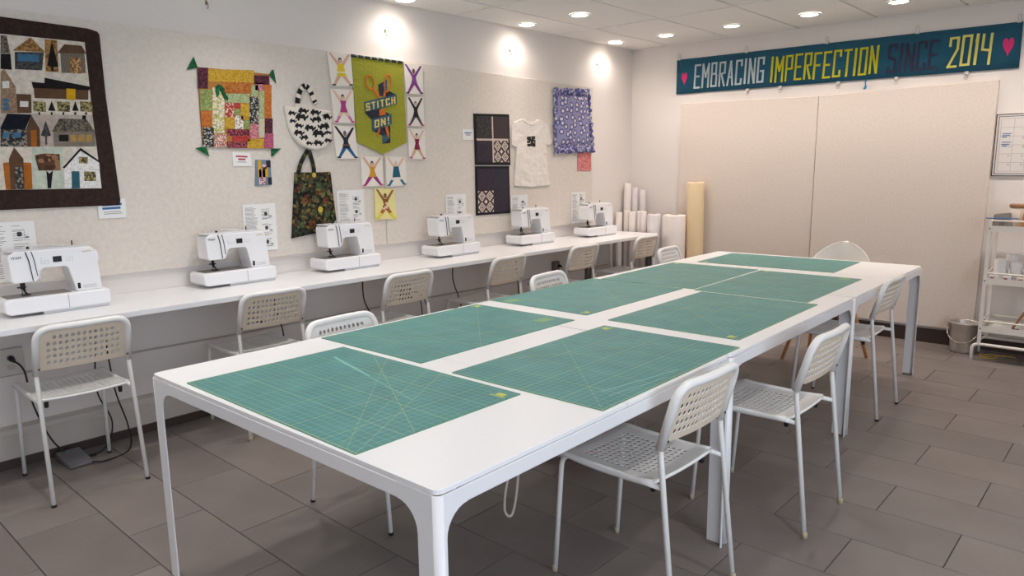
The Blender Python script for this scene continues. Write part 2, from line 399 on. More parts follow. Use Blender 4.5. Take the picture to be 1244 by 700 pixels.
# ------------------------------------------------------------------ the big work table: three square tables end to end
TH = .01548; TW, TL, HT = 1.4366, 1.449, .742
c_, s_ = math.cos(TH), math.sin(TH)
def tf(u, v, z=0): return (c_*u-s_*v, s_*u+c_*v, z)
def make_table():
    t = thing('work_table', 'x', 'table')
    e = .003; LW = .068; LY = .026; rc = .018; za = .690; zt = .729; R_ = .066; th = .004
    for k, (y0, y1, rr) in enumerate(((e+.002, TL/2+.034, (0, 0, .022, .022)), (TL/2+.0375, TL-e-.002, (.022, .022, 0, 0)))):
        mb = MB(); mb.plate(rrect(e+.004, TW-e-.004, y0, y1, rr), .7305, HT, 0, .0015); mb.obj('table_top', TOPW, t)
    for name, b in (('apron', (LW+R_, TW-LW-R_, e, e+.018)), ('apron', (LW+R_, TW-LW-R_, TL-e-.018, TL-e)), ('apron', (e, e+.018, LY+R_, TL-LY-R_)), ('apron', (TW-e-.018, TW-e, LY+R_, TL-LY-R_))):
        MB().box(*b, za, zt).obj(name, METW, t, bevel=.002)
    for sx in (0, 1):
        for sy in (0, 1):
            mb = MB()
            def prof_(w0):
                arc = [(w0+R_-R_*math.cos(a), za-R_+R_*math.sin(a)) for a in [PI/2*k/7 for k in range(8)]]
                return [(rc, 0), (w0, 0)] + arc + [(w0+R_, zt), (rc, zt)]
            X = lambda d: (e+d if sx == 0 else TW-e-d); Y = lambda d: (e+d if sy == 0 else TL-e-d)
            for ax in (0, 1):
                prof = prof_(LW if ax == 0 else LY); V = []; n = len(prof)
                for dd in (0, th):
                    for p_, z in prof: V.append((X(p_), Y(dd), z) if ax == 0 else (X(dd), Y(p_), z))
                mb.add(V, [tuple(range(n)), tuple(range(2*n-1, n-1, -1))]+[(i, n+i, n+(i+1) % n, (i+1) % n) for i in range(n)])
            V = []
            for k in range(9):
                a = PI/2*k/8
                for q in (rc, rc-th):
                    for z in (0, zt): V.append((X(rc-q*math.sin(a)), Y(rc-q*math.cos(a)), z))
            F = []
            for k in range(8):
                o = k*4; F += [(o, o+4, o+5, o+1), (o+2, o+3, o+7, o+6), (o+1, o+5, o+7, o+3), (o, o+2, o+6, o+4)]
            mb.add(V, F, 0, True)
            lg = mb.obj('leg', METW, t)
            fm = MB(); fm.box(min(X(.008), X(LW-.004)), max(X(.008), X(LW-.004)), min(Y(.006), Y(.022)), max(Y(.006), Y(.022)), 0, .006).obj('foot_pad', M('grey foot', (120, 112, 104), .7), lg)
    return t
tb = make_table()
tb.location = tf(0, 0); tb.rotation_euler = (0, 0, TH)
tb['label'] = 'square white table at the end of the row farthest from the banner wall'
tb['group'] = 'white tables pushed together'
dup(tb, tf(0, TL), (0, 0, TH), 'middle white table of the three pushed together')
dup(tb, tf(0, 2*TL), (0, 0, TH), 'white table at the end of the row with the rounded shell chair')

# ------------------------------------------------------------------ cutting mats
def mat_material():
    m = bpy.data.materials.new('green cutting mat'); m.use_nodes = True; nt = m.node_tree; b = nt.nodes['Principled BSDF']
    b.inputs['Roughness'].default_value = .42; b.inputs['Specular IOR Level'].default_value = .4
    N = nt.nodes.new; L = nt.links.new
    tc = N('ShaderNodeTexCoord'); sp = N('ShaderNodeSeparateXYZ'); L(tc.outputs['Object'], sp.inputs[0])
    def mth(op, a, b_=None):
        n = N('ShaderNodeMath'); n.operation = op
        for i, v in enumerate((a, b_)):
            if v is None: continue
            if isinstance(v, (int, float)): n.inputs[i].default_value = v
            else: L(v, n.inputs[i])
        return n.outputs[0]
    def grid(coord, per, wd, off=.006):
        x = mth('ADD', coord, per*40-off); x = mth('MODULO', x, per); x = mth('SUBTRACT', x, per/2); x = mth('ABSOLUTE', x)
        return mth('GREATER_THAN', x, per/2-wd/2)
    x, y = sp.outputs[0], sp.outputs[1]
    fine = mth('MAXIMUM', grid(x, .0254, .0018), grid(y, .0254, .0018))
    maj = mth('MAXIMUM', grid(x, .1524, .0021), grid(y, .1524, .0021))
    def line(a, b_, c, wd):     # |a x + b y - c| < wd/2
        q = mth('ADD', mth('MULTIPLY', x, a), mth('MULTIPLY', y, b_)); q = mth('ABSOLUTE', mth('SUBTRACT', q, c))
        return mth('LESS_THAN', q, wd/2)
    k = math.sqrt(.5)
    dg = line(k, -k, 0, .0018)
    dg = mth('MAXIMUM', dg, line(.866, .5, .79, .0022)); dg = mth('MAXIMUM', dg, line(.866, .5, .73, .0018))
    dg = mth('MAXIMUM', dg, line(.5, .866, .62, .0022)); dg = mth('MAXIMUM', dg, line(k, k, .62, .0018))
    no = N('ShaderNodeTexNoise'); no.inputs['Scale'].default_value = 7; no.inputs['Detail'].default_value = 8; L(tc.outputs['Object'], no.inputs['Vector'])
    base = N('ShaderNodeValToRGB'); base.color_ramp.elements[0].position = .3; base.color_ramp.elements[1].position = .72
    base.color_ramp.elements[0].color = lin((60, 124, 124))+(1,); base.color_ramp.elements[1].color = lin((74, 142, 142))+(1,)
    L(no.outputs['Fac'], base.inputs['Fac'])
    def mix(fac, a, col, s):
        n = N('ShaderNodeMix'); n.data_type = 'RGBA'; L(mth('MULTIPLY', fac, s), n.inputs[0]); L(a, n.inputs[6]); n.inputs[7].default_value = lin(col)+(1,); return n.outputs[2]
    c = mix(fine, base.outputs['Color'], (140, 186, 160), .60); c = mix(maj, c, (182, 200, 120), .6); c = mix(dg, c, (186, 202, 116), .42)
    edge = mth('MAXIMUM', mth('GREATER_THAN', mth('ABSOLUTE', mth('SUBTRACT', x, .457)), .4525), mth('GREATER_THAN', mth('ABSOLUTE', mth('SUBTRACT', y, .3045)), .300))
    c = mix(edge, c, (96, 142, 104), .6)
    L(c, b.inputs['Base Color'])
    return m
MATM = mat_material()
YEL = M('mat yellow print', (196, 205, 92), .6)
SCUFF = M('pale blue scuff', (128, 186, 184), .6)
mat0 = None
def mat_at(u, v, portrait, rot, label, flip=False, logos=(), panels=(), scuffs=(), dz=0.):
    """u, v: the mat's corner of least u and v in the table's frame"""
    t = thing('cutting_mat', label, 'cutting mat', group='green cutting mats')
    MB().plate(rrect(0, .914, 0, .609, .004, 2), 0, .0025, 0, .0006).obj('sheet', MATM, t)
    def loc_(p):        # place in the table's frame (from the mat's least corner) -> the mat's own frame
        a_, b_ = p
        return ((.914-b_, a_) if flip else (b_, .609-a_)) if portrait else ((.914-a_, .609-b_) if flip else (a_, b_))
    for p in logos:
        x, y = loc_(p); MB().box(x-.016, x+.016, y-.011, y+.011, .0025, .0027).box(x-.030, x+.030, y-.020, y-.015, .0025, .0027).obj('logo', YEL, t)
    for p in panels:
        x, y = loc_(p); MB().box(x-.045, x+.045, y-.028, y+.028, .0025, .0027).obj('printed_panel', M('mat faded panel', (132, 172, 122), .6), t)
    for (x0, y0, x1, y1, wd) in scuffs:
        L = math.hypot(x1-x0, y1-y0); ux, uy = (y1-y0)/L*wd/2, -(x1-x0)/L*wd/2
        MB().plate([(x0-ux, y0-uy), (x0+ux, y0+uy), (x1+ux, y1+uy), (x1-ux, y1-uy)], .0025, .00265).obj('scuff', SCUFF, t)
    a = rot+(PI/2 if portrait else 0)
    ox, oy = (u+.609, v) if portrait else (u, v)
    if flip:
        a += PI; ox, oy = (u, v+.914) if portrait else (u+.914, v+.609)
    t.location = tf(ox, oy, HT+dz); t.rotation_euler = (0, 0, TH+a)
    return t
mat_at(.217, .027, False, -.012, 'green gridded cutting mat set crosswise with a long pale scuff', logos=[(.872, .565)], scuffs=[(.10, .50, .40, .43, .008), (.10, .492, .70, .36, .003)])
mat_at(.030, .667, True, -.001, 'green cutting mat with faded yellow block next to the scuffed mat, sewing counter side', flip=True, logos=[(.045, .875)], panels=[(.50, .83)])
mat_at(.806, .655, True, .003, 'green cutting mat with two pale parallel scratches beside a chair with ivory feet', scuffs=[(.14, .10, .50, .035, .005), (.12, .06, .40, .02, .003)], logos=[(.035, .87)])
mat_at(.012, 1.700, True, -.003, 'green cutting mat on the middle table on the sewing machine side', flip=True, logos=[(.575, .05)], panels=[(.10, .06)])
mat_at(.752, 1.673, True, .006, 'green cutting mat on the middle table on the side away from the sewing machines', logos=[(.56, .035)])
mat_at(.050, 2.622, True, .016, 'green cutting mat touching its twin at one corner, nearer the sewing counter', flip=True, logos=[(.05, .88)])
mat_at(.688, 2.610, True, .006, 'green cutting mat touching its twin at one corner, away from the sewing counter', logos=[(.05, .88)], panels=[(.53, .86)])
mat_at(.150, 3.690, False, .03, 'green cutting mat set crosswise at the table end by the shell chair', flip=True, logos=[(.05, .03)])
# ------------------------------------------------------------------ perforated chairs
def perforated(mb, us, vs_, hole, surf, t, hr, m_top=0, m_bot=0):
    """sheet over grid lines us x vs_; cells where hole(i, j) get an octagonal hole"""
    def pt(u, v, side):
        p, n = surf(u, v); return p+n*(t/2 if side == 0 else -t/2)
    for i in range(len(us)-1):
        for j in range(len(vs_)-1):
            u0, u1, v0, v1 = us[i], us[i+1], vs_[j], vs_[j+1]
            cs = [(u0, v0), (u1, v0), (u1, v1), (u0, v1)]
            if hole(i, j):
                cu, cv = (u0+u1)/2, (v0+v1)/2
                hs = []
                for k in range(8):
                    a = -3*PI/4+k*PI/4; hs.append((cu+math.copysign(hr[0], u1-u0)*math.cos(a), cv+hr[1]*math.sin(a)))
                for side in (0, 1):
                    V = [pt(*p, side) for p in cs]+[pt(*p, side) for p in hs]; F = []
                    for k in range(4):
                        f = (k, (k+1) % 4, 4+(2*k+2) % 8, 4+2*k+1, 4+2*k)
                        F.append(f if side == 0 else f[::-1])
                    mb.add(V, F, m_top if side == 0 else m_bot, False)
                V = [pt(*p, 0) for p in hs]+[pt(*p, 1) for p in hs]
                mb.add(V, [(k, (k+1) % 8, 8+(k+1) % 8, 8+k) for k in range(8)], m_top)
            else:
                for side in (0, 1):
                    mb.add([pt(*p, side) for p in cs], [(0, 1, 2, 3) if side == 0 else (3, 2, 1, 0)], m_top if side == 0 else m_bot, True)
    # rim
    ring = [(u, vs_[0]) for u in us]+[(us[-1], v) for v in vs_[1:]]+[(u, vs_[-1]) for u in us[::-1][1:]]+[(us[0], v) for v in vs_[::-1][1:-1]]
    n = len(ring); V = [pt(*p, 0) for p in ring]+[pt(*p, 1) for p in ring]
    mb.add(V, [(k, n+k, n+(k+1) % n, (k+1) % n) for k in range(n)], m_top)
def make_chair(feet='black'):
    t = thing('perforated_chair', 'x', 'chair'); capz = .008 if feet == 'black' else .024
    # seat: saddle curve front to back
    def seat(u, v):
        z = lambda a, b: .449+.012*(2*b-1)**2*(.6 if b < .5 else 1.)-.008*(1-(2*a-1)**2)-.012*max(0, (b-.9)/.1)**2
        x, y = -.178+.356*u, -.155+.375*v
        p = Vector((x, y, z(u, v))); e = 1e-3
        n = Vector((.356*e, 0, z(u+e, v)-z(u, v))).cross(Vector((0, .375*e, z(u, v+e)-z(u, v)))).normalized()
        return p, n
    def lines(lo, hi, n, ext): return ext[0]+[lo+(hi-lo)*k/n for k in range(n+1)]+ext[1]
    us = lines(.13, .87, 11, ([0., .03, .07], [.93, .97, 1.])); vs_ = lines(.14, .84, 12, ([0., .03, .08], [.90, .95, .98, 1.]))
    mb = MB(); perforated(mb, us, vs_, lambda i, j: 3 <= i < 14 and 3 <= j < 15, seat, .0025, (.0205, .0200))
    for sx in (-1, 1):   # rolled side lips over the side rails
        pts = [seat(.5+.5*sx, k/10)[0]+Vector((sx*.004, 0, -.004)) for k in range(11)]
        mb.tube(pts, .0115, 8)
    pts = [seat(k/10, 1.)[0]+Vector((0, .002, -.006)) for k in range(11)]; mb.tube(pts, .009, 8)
    pts = [seat(k/10, 0.)[0]+Vector((0, -.002, -.003)) for k in range(11)]; mb.tube(pts, .006, 8)
    mb.obj('seat', CHW, t)
    # backrest
    YB0, ZB0, YB1, ZB1 = -.188, .590, -.238, .768
    def back(u, v):
        wdt = .348*(1-.10*max(0, (v-.80)/.20)**2)
        x = (u-.5)*wdt; bow = -.016*(1-(2*u-1)**2)
        p = Vector((x, YB0+(YB1-YB0)*v+bow, ZB0+(ZB1-ZB0)*v))
        return p, Vector((.02*(2*u-1), .963, .27)).normalized()
    us = lines(.075, .925, 13, ([0., .03], [.97, 1.])); vs_ = lines(.10, .90, 5, ([0.], [1.]))
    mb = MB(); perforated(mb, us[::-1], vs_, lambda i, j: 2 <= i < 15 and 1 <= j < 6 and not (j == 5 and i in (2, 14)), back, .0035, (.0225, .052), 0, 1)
    path = [(-.184, -.183, .572), (-.180, -.242, .778), (0, -.256, .778), (.180, -.242, .778), (.184, -.183, .572)]
    rim = fillet(path, .062, 7)
    for p in rim: pass
    mb.tube(rim, .0145, 10)
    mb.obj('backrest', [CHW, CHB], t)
    for sx in (-1, 1):
        # front leg runs into the side rail and back to the rear leg
        pts = fillet([(sx*.186, .236, .0), (sx*.182, .205, .452), (sx*.182, -.196, .447)], .05, 6)
        lg = MB().tube(pts, .0088, 10).obj('leg', CHW, t)
        MB().lathe([(0, 0), (.0098, 0), (.0100, capz), (.0088, capz+.003)], 10, c=(sx*.186, .2365, 0)).obj('foot_cap', BLACK if feet == 'black' else M('ivory cap', (196, 182, 150), .7), lg)
        pts = fillet([(sx*.193, -.250, .0), (sx*.184, -.184, .575), (sx*.182, -.215, .69)], .03, 4)
        lg = MB().tube(pts, .0095, 10).obj('leg', CHW, t)
        MB().lathe([(0, 0), (.0106, 0), (.0108, capz), (.0095, capz+.003)], 10, c=(sx*.193, -.250, 0)).obj('foot_cap', BLACK if feet == 'black' else M('ivory cap', (196, 182, 150), .7), lg)
        MB().lathe([(0, 0), (.0045, .0005), (.003, .002), (0, .0025)], 8, c=(0, 0, 0)).obj('screw', DARK, t, (sx*.176, -.2065, .600), (PI/2, 0, 0))
    for sx in (-1, 1): MB().lathe([(0, 0), (.008, .001), (.009, .012), (.009, .025), (0, .025)], 10, c=(sx*.150, -.140, .411)).obj('bolt', BLACK, t)
    return t
chA = make_chair('black'); chB = make_chair('ivory')
useA = [True]; useB = [True]
def chair(x, y, face, label, group, cap='black'):
    """face: direction the sitter faces, degrees from +X"""
    src, fl = (chA, useA) if cap == 'black' else (chB, useB)
    rot = (0, 0, math.radians(face-90))
    if fl[0]:
        fl[0] = False; src.location = (x, y, 0); src.rotation_euler = rot; src['label'] = label; src['group'] = group; return src
    return dup(src, (x, y, 0), rot, label, group)
G1, G2 = 'white perforated chairs along the sewing counter', 'white perforated chairs at the big table'
chair(-1.148, .090, 179, 'white perforated chair at the counter with a grey foot pedal beneath it', G1)
chair(-1.205, 1.035, 178, 'white perforated chair with ivory feet at the counter by the white wall outlets', G1, 'ivory')
chair(-1.135, 1.905, 181, 'white perforated chair at the counter below the hanging bags and pennant', G1)
chair(-1.170, 2.845, 183, 'white perforated chair at the counter below the dark block quilt', G1)
chair(-1.165, 3.755, 180, 'white perforated chair at the counter below the white t-shirt', G1)
chair(-1.160, 4.695, 180, 'white perforated chair at the counter end by the paper rolls', G1)
chair(.140, .865, 4, 'white perforated chair on the counter side of the table row, opposite the crosswise scuffed mat', G2)
chair(.050, 2.405, 6, 'white perforated chair on the counter side at the middle table', G2)
chair(-.065, 4.010, 6, 'white perforated chair on the counter side at the table end near the brown paper roll', G2)
chair(1.280, 1.095, 178, 'white perforated chair tucked in beside the mat with two parallel scratches', G2, 'ivory')
chair(1.372, 1.920, 179, 'white perforated chair pulled out beside the middle table, away from the counter', G2, 'ivory')
chair(1.196, 3.455, 180, 'white perforated chair at the table end nearest the metal bucket', G2)

# ------------------------------------------------------------------ moulded shell chair at the table's end
def shell_chair():
    t = thing('shell_chair', 'white moulded shell chair with wooden dowel legs at the end of the table', 'chair', (.765, 4.41, 0), (0, 0, math.radians(176)))
    mb = MB(); nu, nv = 18, 20; V = []
    for j in range(nv+1):
        v = j/nv
        for i in range(nu+1):
            u = 2*i/nu-1
            if v < .5:
                k = v/.5; y = .23-.42*k; hw = .215+.025*k; z = .455-.03*math.sin(PI*k)+.012*(1-k)*(-1)*(1-k)
                z += (abs(u)**2.5)*(.03+.13*k**1.5); x = u*hw
                y -= (1-abs(u)**3)*0+.02*abs(u)**3*(1-k)*2
            else:
                k = (v-.5)/.5; th_ = k*1.0
                y = -.19-.085*k+(abs(u)**2)*(.10*(1-k)+.02); z = .425+.42*k**1.05
                hw = .24*math.sqrt(max(0, 1-max(0, (k-.25)/.75)**2.3))**1.0+.0
                hw = max(hw, .03); x = u*hw
                if k > .0: z = z+(abs(u)**2.5)*.16*(1-k)**2
            V.append((x, y, z))
    F = [(j*(nu+1)+i, j*(nu+1)+i+1, (j+1)*(nu+1)+i+1, (j+1)*(nu+1)+i) for j in range(nv) for i in range(nu)]
    mb.add(V, F, 0, True)
    o = mb.obj('shell', M('shell plastic', (244, 239, 232), .4), t)
    sd = o.modifiers.new('solid', 'SOLIDIFY'); sd.thickness = .007
    ss = o.modifiers.new('sub', 'SUBSURF'); ss.levels = 1; ss.render_levels = 1
    wd = M('beech wood', (186, 132, 82), .5, var=(25, .12))
    for sx in (-1, 1):
        for sy in (-1, 1):
            MB().tube([(sx*.13, sy*.11, .40), (sx*.215, sy*.225-.0, .0)], [.0165, .011], 10).obj('leg', wd, t)
    MB().tube([(-.135, -.12, .375), (.135, .12, .375)], .006, 6).tube([(.135, -.12, .375), (-.135, .12, .375)], .006, 6).box(-.09, .09, -.08, .08, .400, .412).obj('under_frame', DARK, t)
    return t
shell_chair()

# ------------------------------------------------------------------ sewing machines
def make_machine():
    t = thing('sewing_machine', 'x', 'sewing machine')     # local X along the wall, -Y toward the room
    WH = M('machine white', (240, 240, 242), .3); GR = M('machine grey', (150, 146, 144), .45); SH = M('machine pale grey', (214, 215, 218), .4)
    mb = MB(); mb.prism([(-.075, 0), (.205, 0), (.205, .016), (-.075, .016)], -.085, .075, 'y'); mb.obj('foot_plate', SH, t, bevel=.003)
    mb = MB()
    mb.prism([(-.225, .026), (-.205, .014), (.212, .014), (.215, .030), (.210, .086), (-.215, .086), (-.228, .074)], -.096, .08, 'y'); base = mb.obj('base', WH, t, bevel=.008, bseg=3)
    MB().box(.028, .030, -.0972, -.096, .018, .082).obj('tray_joint', GR, base)
    mb = MB().box(-.205, .055, -.062, .05, .086, .0885); mb.obj('needle_plate', M('bed plate grey', (128, 122, 118), .35, .4), t)
    # arm, head and pillar: one C-shaped casting
    prof = [(-.178, .160), (-.170, .152), (-.082, .152), (-.074, .162), (-.058, .202), (-.045, .210), (.040, .210), (.052, .202), (.078, .086), (.192, .086), (.178, .255), (.168, .286), (.150, .294), (-.160, .294), (-.182, .280), (-.184, .262)]
    mb = MB(); mb.prism(prof, -.062, .058, 'y'); body = mb.obj('body', WH, t, bevel=.010, bseg=3)
    MB().box(-.182, .16, -.052, .05, .2935, .299).obj('top_cover', SH, t, bevel=.004)
    # thread slots
    MB().prism([(-.117, .292), (-.113, .292), (-.103, .250), (-.095, .158), (-.098, .158), (-.107, .250)], -.0655, -.061, 'y').prism([(-.093, .292), (-.0905, .292), (-.082, .250), (-.076, .178), (-.078, .178), (-.0845, .250)], -.0655, -.061, 'y').obj('thread_slot', DARK, t)
    MB().box(-.008, .028, -.064, -.061, .235, .261).obj('display', BLACK, t)
    bt = MB()
    for k in range(8): bt.lathe([(0, .0015), (.0022, .001), (.0028, 0)], 8, c=(0, 0, 0))
    mbk = MB()
    for k in range(7): mbk.box(-.058+.014*(k % 3), -.052+.014*(k % 3), -.064, -.0615, .232+.011*(k//3), .236+.011*(k//3))
    for k in range(6): mbk.box(.045+.013*(k % 3), .050+.013*(k % 3), -.064, -.0615, .236+.012*(k//3), .240+.012*(k//3))
    for k in range(3): mbk.box(-.070, -.058, -.064, -.0615, .176+.011*k, .180+.011*k)
    mbk.obj('buttons', SH, t)['kind'] = 'stuff'
    MB().box(.083, .095, -.064, -.061, .098, .125).obj('stitch_length_slot', DARK, t)
    MB().box(.105, .165, -.0630, -.061, .100, .1015).box(.105, .165, -.0630, -.061, .110, .1115).obj('printed_lines', GR, t)
    MB().box(.115, .155, -.0630, -.061, .272, .275).obj('gold_mark', M('gold print', (206, 176, 96), .5), t)
    # needle bar, presser foot, clamp
    nd = MB().tube([(-.132, -.01, .152), (-.132, -.01, .118)], .006, 8).tube([(-.132, -.010, .12), (-.132, -.010, .09)], .0015, 6)
    nd.box(-.150, -.116, -.018, -.004, .124, .130).tube([(-.118, .006, .152), (-.118, .006, .104)], .0045, 8).tube(fillet([(-.118, .004, .135), (-.128, -.018, .112), (-.114, -.020, .092)], .01), .004, 6)
    nd.box(-.136, -.104, -.030, .006, .0885, .0935); nd.obj('needle_and_foot', DARK, t)
    MB().lathe([(0, 0), (.034, 0), (.038, .004), (.038, .016), (.030, .022), (.0, .024)], 22).obj('handwheel', WH, t, (.176, .0, .235), (0, PI/2, 0))
    MB().lathe([(0, 0), (.007, 0), (.007, .008), (0, .01)], 10).obj('knob', M('yellow knob', (226, 190, 90), .5), t, (.199, .02, .12), (0, PI/2, 0))
    MB().tube(fillet([(-.06, .02, .297), (-.058, .02, .312), (.055, .02, .304), (.06, .02, .297)], .012), .003, 8).obj('carry_handle', SH, t)
    MB().tube([(.105, .03, .296), (.105, .03, .322)], .003, 6).obj('spool_pin', DARK, t)
    MB().lathe([(0, 0), (.007, 0), (.007, .006), (.003, .012), (0, .012)], 10, c=(-.085, .01, .298)).obj('thread_guide', DARK, t)
    tx = put_text(t, 'PFAFF', .016, (-.172, -.0628, .262), M('brand grey', (92, 92, 98), .5), 'lettering'); tx.rotation_euler = (PI/2, 0, 0)
    return t
sm0 = make_machine()
ML = ['white sewing machine beside the card under the house quilt', 'white sewing machine on the counter under the small striped patchwork',
      'white sewing machine on the counter under the green jar-print tote bag', 'white sewing machine on the counter right of the yellow starfish-pose card',
      'white sewing machine on the counter under the white t-shirt', 'white sewing machine on the counter nearest the paper rolls']
MP = [(-1.265, .115, 0), (-1.345, 1.055, .01), (-1.330, 1.815, .03), (-1.298, 2.725, .01), (-1.325, 3.660, .0), (-1.295, 4.545, -.02)]
for k, (fx, cy, rz) in enumerate(MP):
    loc = (fx-.096, cy, CZ); rot = (0, 0, PI/2+rz)
    if k == 0: sm0.location = loc; sm0.rotation_euler = rot; sm0['label'] = ML[0]; sm0['group'] = 'sewing machines on the counter'
    else: dup(sm0, loc, rot, ML[k])

# ------------------------------------------------------------------ things pinned to the left wall
LX = -1.552
def wall_thing(name, label, cat, group=None): return thing(name, label, cat, (LX, 0, 0), ROT_L, group)
def px(o, s): return lambda *pts: [on_left((o[0]+x/s, o[1]+y/s)) for x, y in pts]
def part(parent, name, pts, z0, z1, mat, ch=0.):
    return MB().plate(pts, z0, z1, 0, ch).obj(name, mat, parent)

# --- instruction sheets
def sheet(y0, z1, label, w_=.215, h_=.285, tilt=0.):
    t = thing('instruction_sheet', label, 'paper sheet', (LX, y0, z1), ROT_L, 'printed instruction sheets behind the machines')
    t.rotation_euler = ROT_L
    MB().plate([(0, 0), (0, -h_), (w_, -h_), (w_, 0)], .0, .0012).obj('paper', PAPER, t)
    mb = MB(); rnd = random.Random(int(y0*100)+5)
    for col in (0, 1):
        y = -.02
        while y > -h_+.02:
            wd = rnd.uniform(.05, .08) if col == 0 else rnd.uniform(.03, .07)
            if col == 1 and rnd.random() < .35: y -= .012; continue
            mb.box(.015+col*.105, .015+col*.105+wd, y-.0022, y, .0012, .0014); y -= rnd.choice((.0065, .0065, .011))
    mb.obj('printed_text', GREYI, t)
    mb = MB()
    for k in range(3):
        y = -.05-.085*k; mb.plate(rrect(.138, .158, y-.022, y, .005, 2), .0014, .0017); mb.box(.168, .1692, y-.034, y+.010, .0014, .0017).box(.125, .19, y-.040, y-.0388, .0014, .0017); mb.box(.172, .186, y-.030, y-.024, .0014, .0017)
    mb.obj('printed_diagram', DINK, t)
for y0, z1, l in ((-.100, 1.192, 'printed instruction sheet beside the machine under the house quilt'), (1.188, 1.216, 'printed instruction sheet under the small striped patchwork'), (1.855, 1.277, 'printed instruction sheet next to the green jar-print tote'),
                  (2.824, 1.214, 'printed instruction sheet left of the dark block quilt'), (3.562, 1.180, 'printed instruction sheet below the white t-shirt'), (4.388, 1.174, 'printed instruction sheet below the pink fabric swatch')):
    sheet(y0, z1, l)

# --- the house quilt
def house_quilt():
    t = wall_thing('house_quilt', 'large patchwork quilt of little houses with a dark brown border', 'quilt')
    q = px((0, 10), 2.744)
    C = lambda n, c, **k: M('cloth '+n, c, .95, bump=(220, .35, .002), var=(45, .16), spec=.1)
    BR = P('quilt brown', [(52, 38, 34), (58, 43, 38), (48, 35, 31)], 90)
    right = q((322, 78), (330, 88), (352, 300), (400, 640), (398, 656))
    L0 = -.62
    part(t, 'border', [(L0, 1.252), (L0, 2.138)]+q((0, 28), (290, 68))+right, .0, .008, BR, .002)
    cream = C('cream', (214, 204, 190)); grey = C('warm grey', (182, 172, 160)); mint = C('mint', (190, 198, 182)); pink = C('dusty', (182, 166, 154))
    tan = P('tan plaid', [(150, 112, 66), (120, 84, 46), (166, 130, 84)], 120); slate = P('slate', [(70, 70, 72), (54, 54, 58), (86, 84, 82)], 160); blue = C('window blue', (70, 110, 140))
    dk = C('near black', (36, 33, 34)); br = C('brown', (96, 72, 56)); lb = P('church brown', [(150, 124, 100), (136, 110, 88), (160, 136, 112)], 140); gold = C('gold', (204, 158, 34)); whi = C('white', (226, 222, 216))
    zeb = P('zebra', [(52, 46, 42), (150, 138, 122)], 60, 'stripes'); chk = P('door check', [(150, 106, 66), (196, 164, 122), (120, 80, 50)], 130); lea = P('leafy', [(120, 112, 70), (70, 66, 50), (170, 156, 110)], 130)
    ora = C('rust orange', (164, 98, 42)); teal = C('teal door', (52, 92, 104)); flo = P('black floral', [(48, 46, 48), (140, 132, 120), (70, 68, 66)], 110); her = P('herringbone', [(98, 90, 78), (70, 64, 56), (120, 112, 98)], 150)
    lay = lambda name, mat, lv, *pts: part(t, name, q(*pts), .008, .008+.0012*lv, mat)
    iL = lambda z: (L0+.10, z)
    zz = lambda y: on_left((0, 10+y/2.744))[1]
    # row grounds (run on to the left out of the frame)
    def ground(mat, *pts): part(t, 'row_ground', [(L0+.10, on_left((0, 10+pts[0][1]/2.744))[1]), (L0+.10, on_left((0, 10+pts[-1][1]/2.744))[1])]+q(*pts[::-1]), .008, .0092, mat)
    ground(cream, (0, 86), (280, 114), (292, 222), (0, 205))
    ground(cream, (0, 205), (292, 222), (306, 357), (0, 350))
    ground(grey, (0, 350), (306, 357), (320, 462), (0, 462))
    ground(cream, (0, 462), (320, 462), (337, 600), (0, 606))
    # row 1
    lay('roof', her, 2, (0, 90), (20, 92), (32, 152), (0, 150)); lay('house', dk, 2, (0, 152), (33, 153), (37, 206), (0, 203))
    lay('roof', tan, 3, (40, 142), (100, 98), (147, 147)); lay('house', slate, 2, (47, 146), (144, 148), (138, 208), (48, 204)); lay('window', blue, 3, (57, 153), (127, 156), (127, 180), (57, 177))
    lay('block', tan, 2, (147, 104), (188, 108), (193, 214), (150, 211)); lay('fir_tree', dk, 3, (170, 110), (192, 196), (176, 196), (176, 210), (168, 210), (168, 196), (155, 192))
    lay('roof', br, 3, (189, 150), (212, 121), (270, 126), (284, 152)); lay('house', zeb, 2, (199, 150), (279, 152), (284, 217), (203, 216)); lay('door', chk, 3, (231, 165), (266, 166), (268, 218), (232, 217))
    # row 2
    lay('church', lb, 2, (0, 212), (12, 203), (50, 262), (54, 350), (0, 350)); lay('window', whi, 3, (5, 245), (28, 243), (29, 266), (6, 268))
    for k in range(3): part(t, 'round_window', [on_left((x, y)) for x, y in ell(17.5/2.744, 10+(307+14*k)/2.744, 4, 2.4, 10)], .008, .0118, blue)
    lay('cottage', br, 2, (52, 286), (102, 288), (103, 350), (55, 350)); lay('window', whi, 3, (64, 310), (92, 311), (92, 330), (64, 329))
    lay('roof', dk, 2, (103, 246), (146, 250), (146, 232), (297, 262), (296, 274), (108, 266)); lay('barn', br, 2, (110, 264), (292, 272), (292, 306), (113, 300)); lay('door', gold, 3, (219, 268), (249, 270), (249, 307), (219, 304))
    for k, (a, b) in enumerate(((108, 150), (155, 185), (188, 230), (235, 262), (264, 305))):
        if k % 2 == 0: lay('block', lea, 2, (a, 311), (b, 313), (b+1, 346), (a+2, 344))
        else: lay('fir_tree', dk, 2, ((a+b)/2, 310), (b-2, 343), (a+3, 342))
        lay('trunk', dk, 2, ((a+b)/2-3, 347), ((a+b)/2+3, 347), ((a+b)/2+3, 356), ((a+b)/2-3, 356))
    # row 3
    lay('roof', C('navy', (30, 32, 42)), 3, (0, 398), (22, 352), (102, 355), (82, 404), (0, 404)); lay('house', flo, 2, (0, 404), (86, 404), (88, 462), (0, 462)); lay('gable', br, 2, (86, 402), (102, 356), (130, 402), (132, 462), (89, 462))
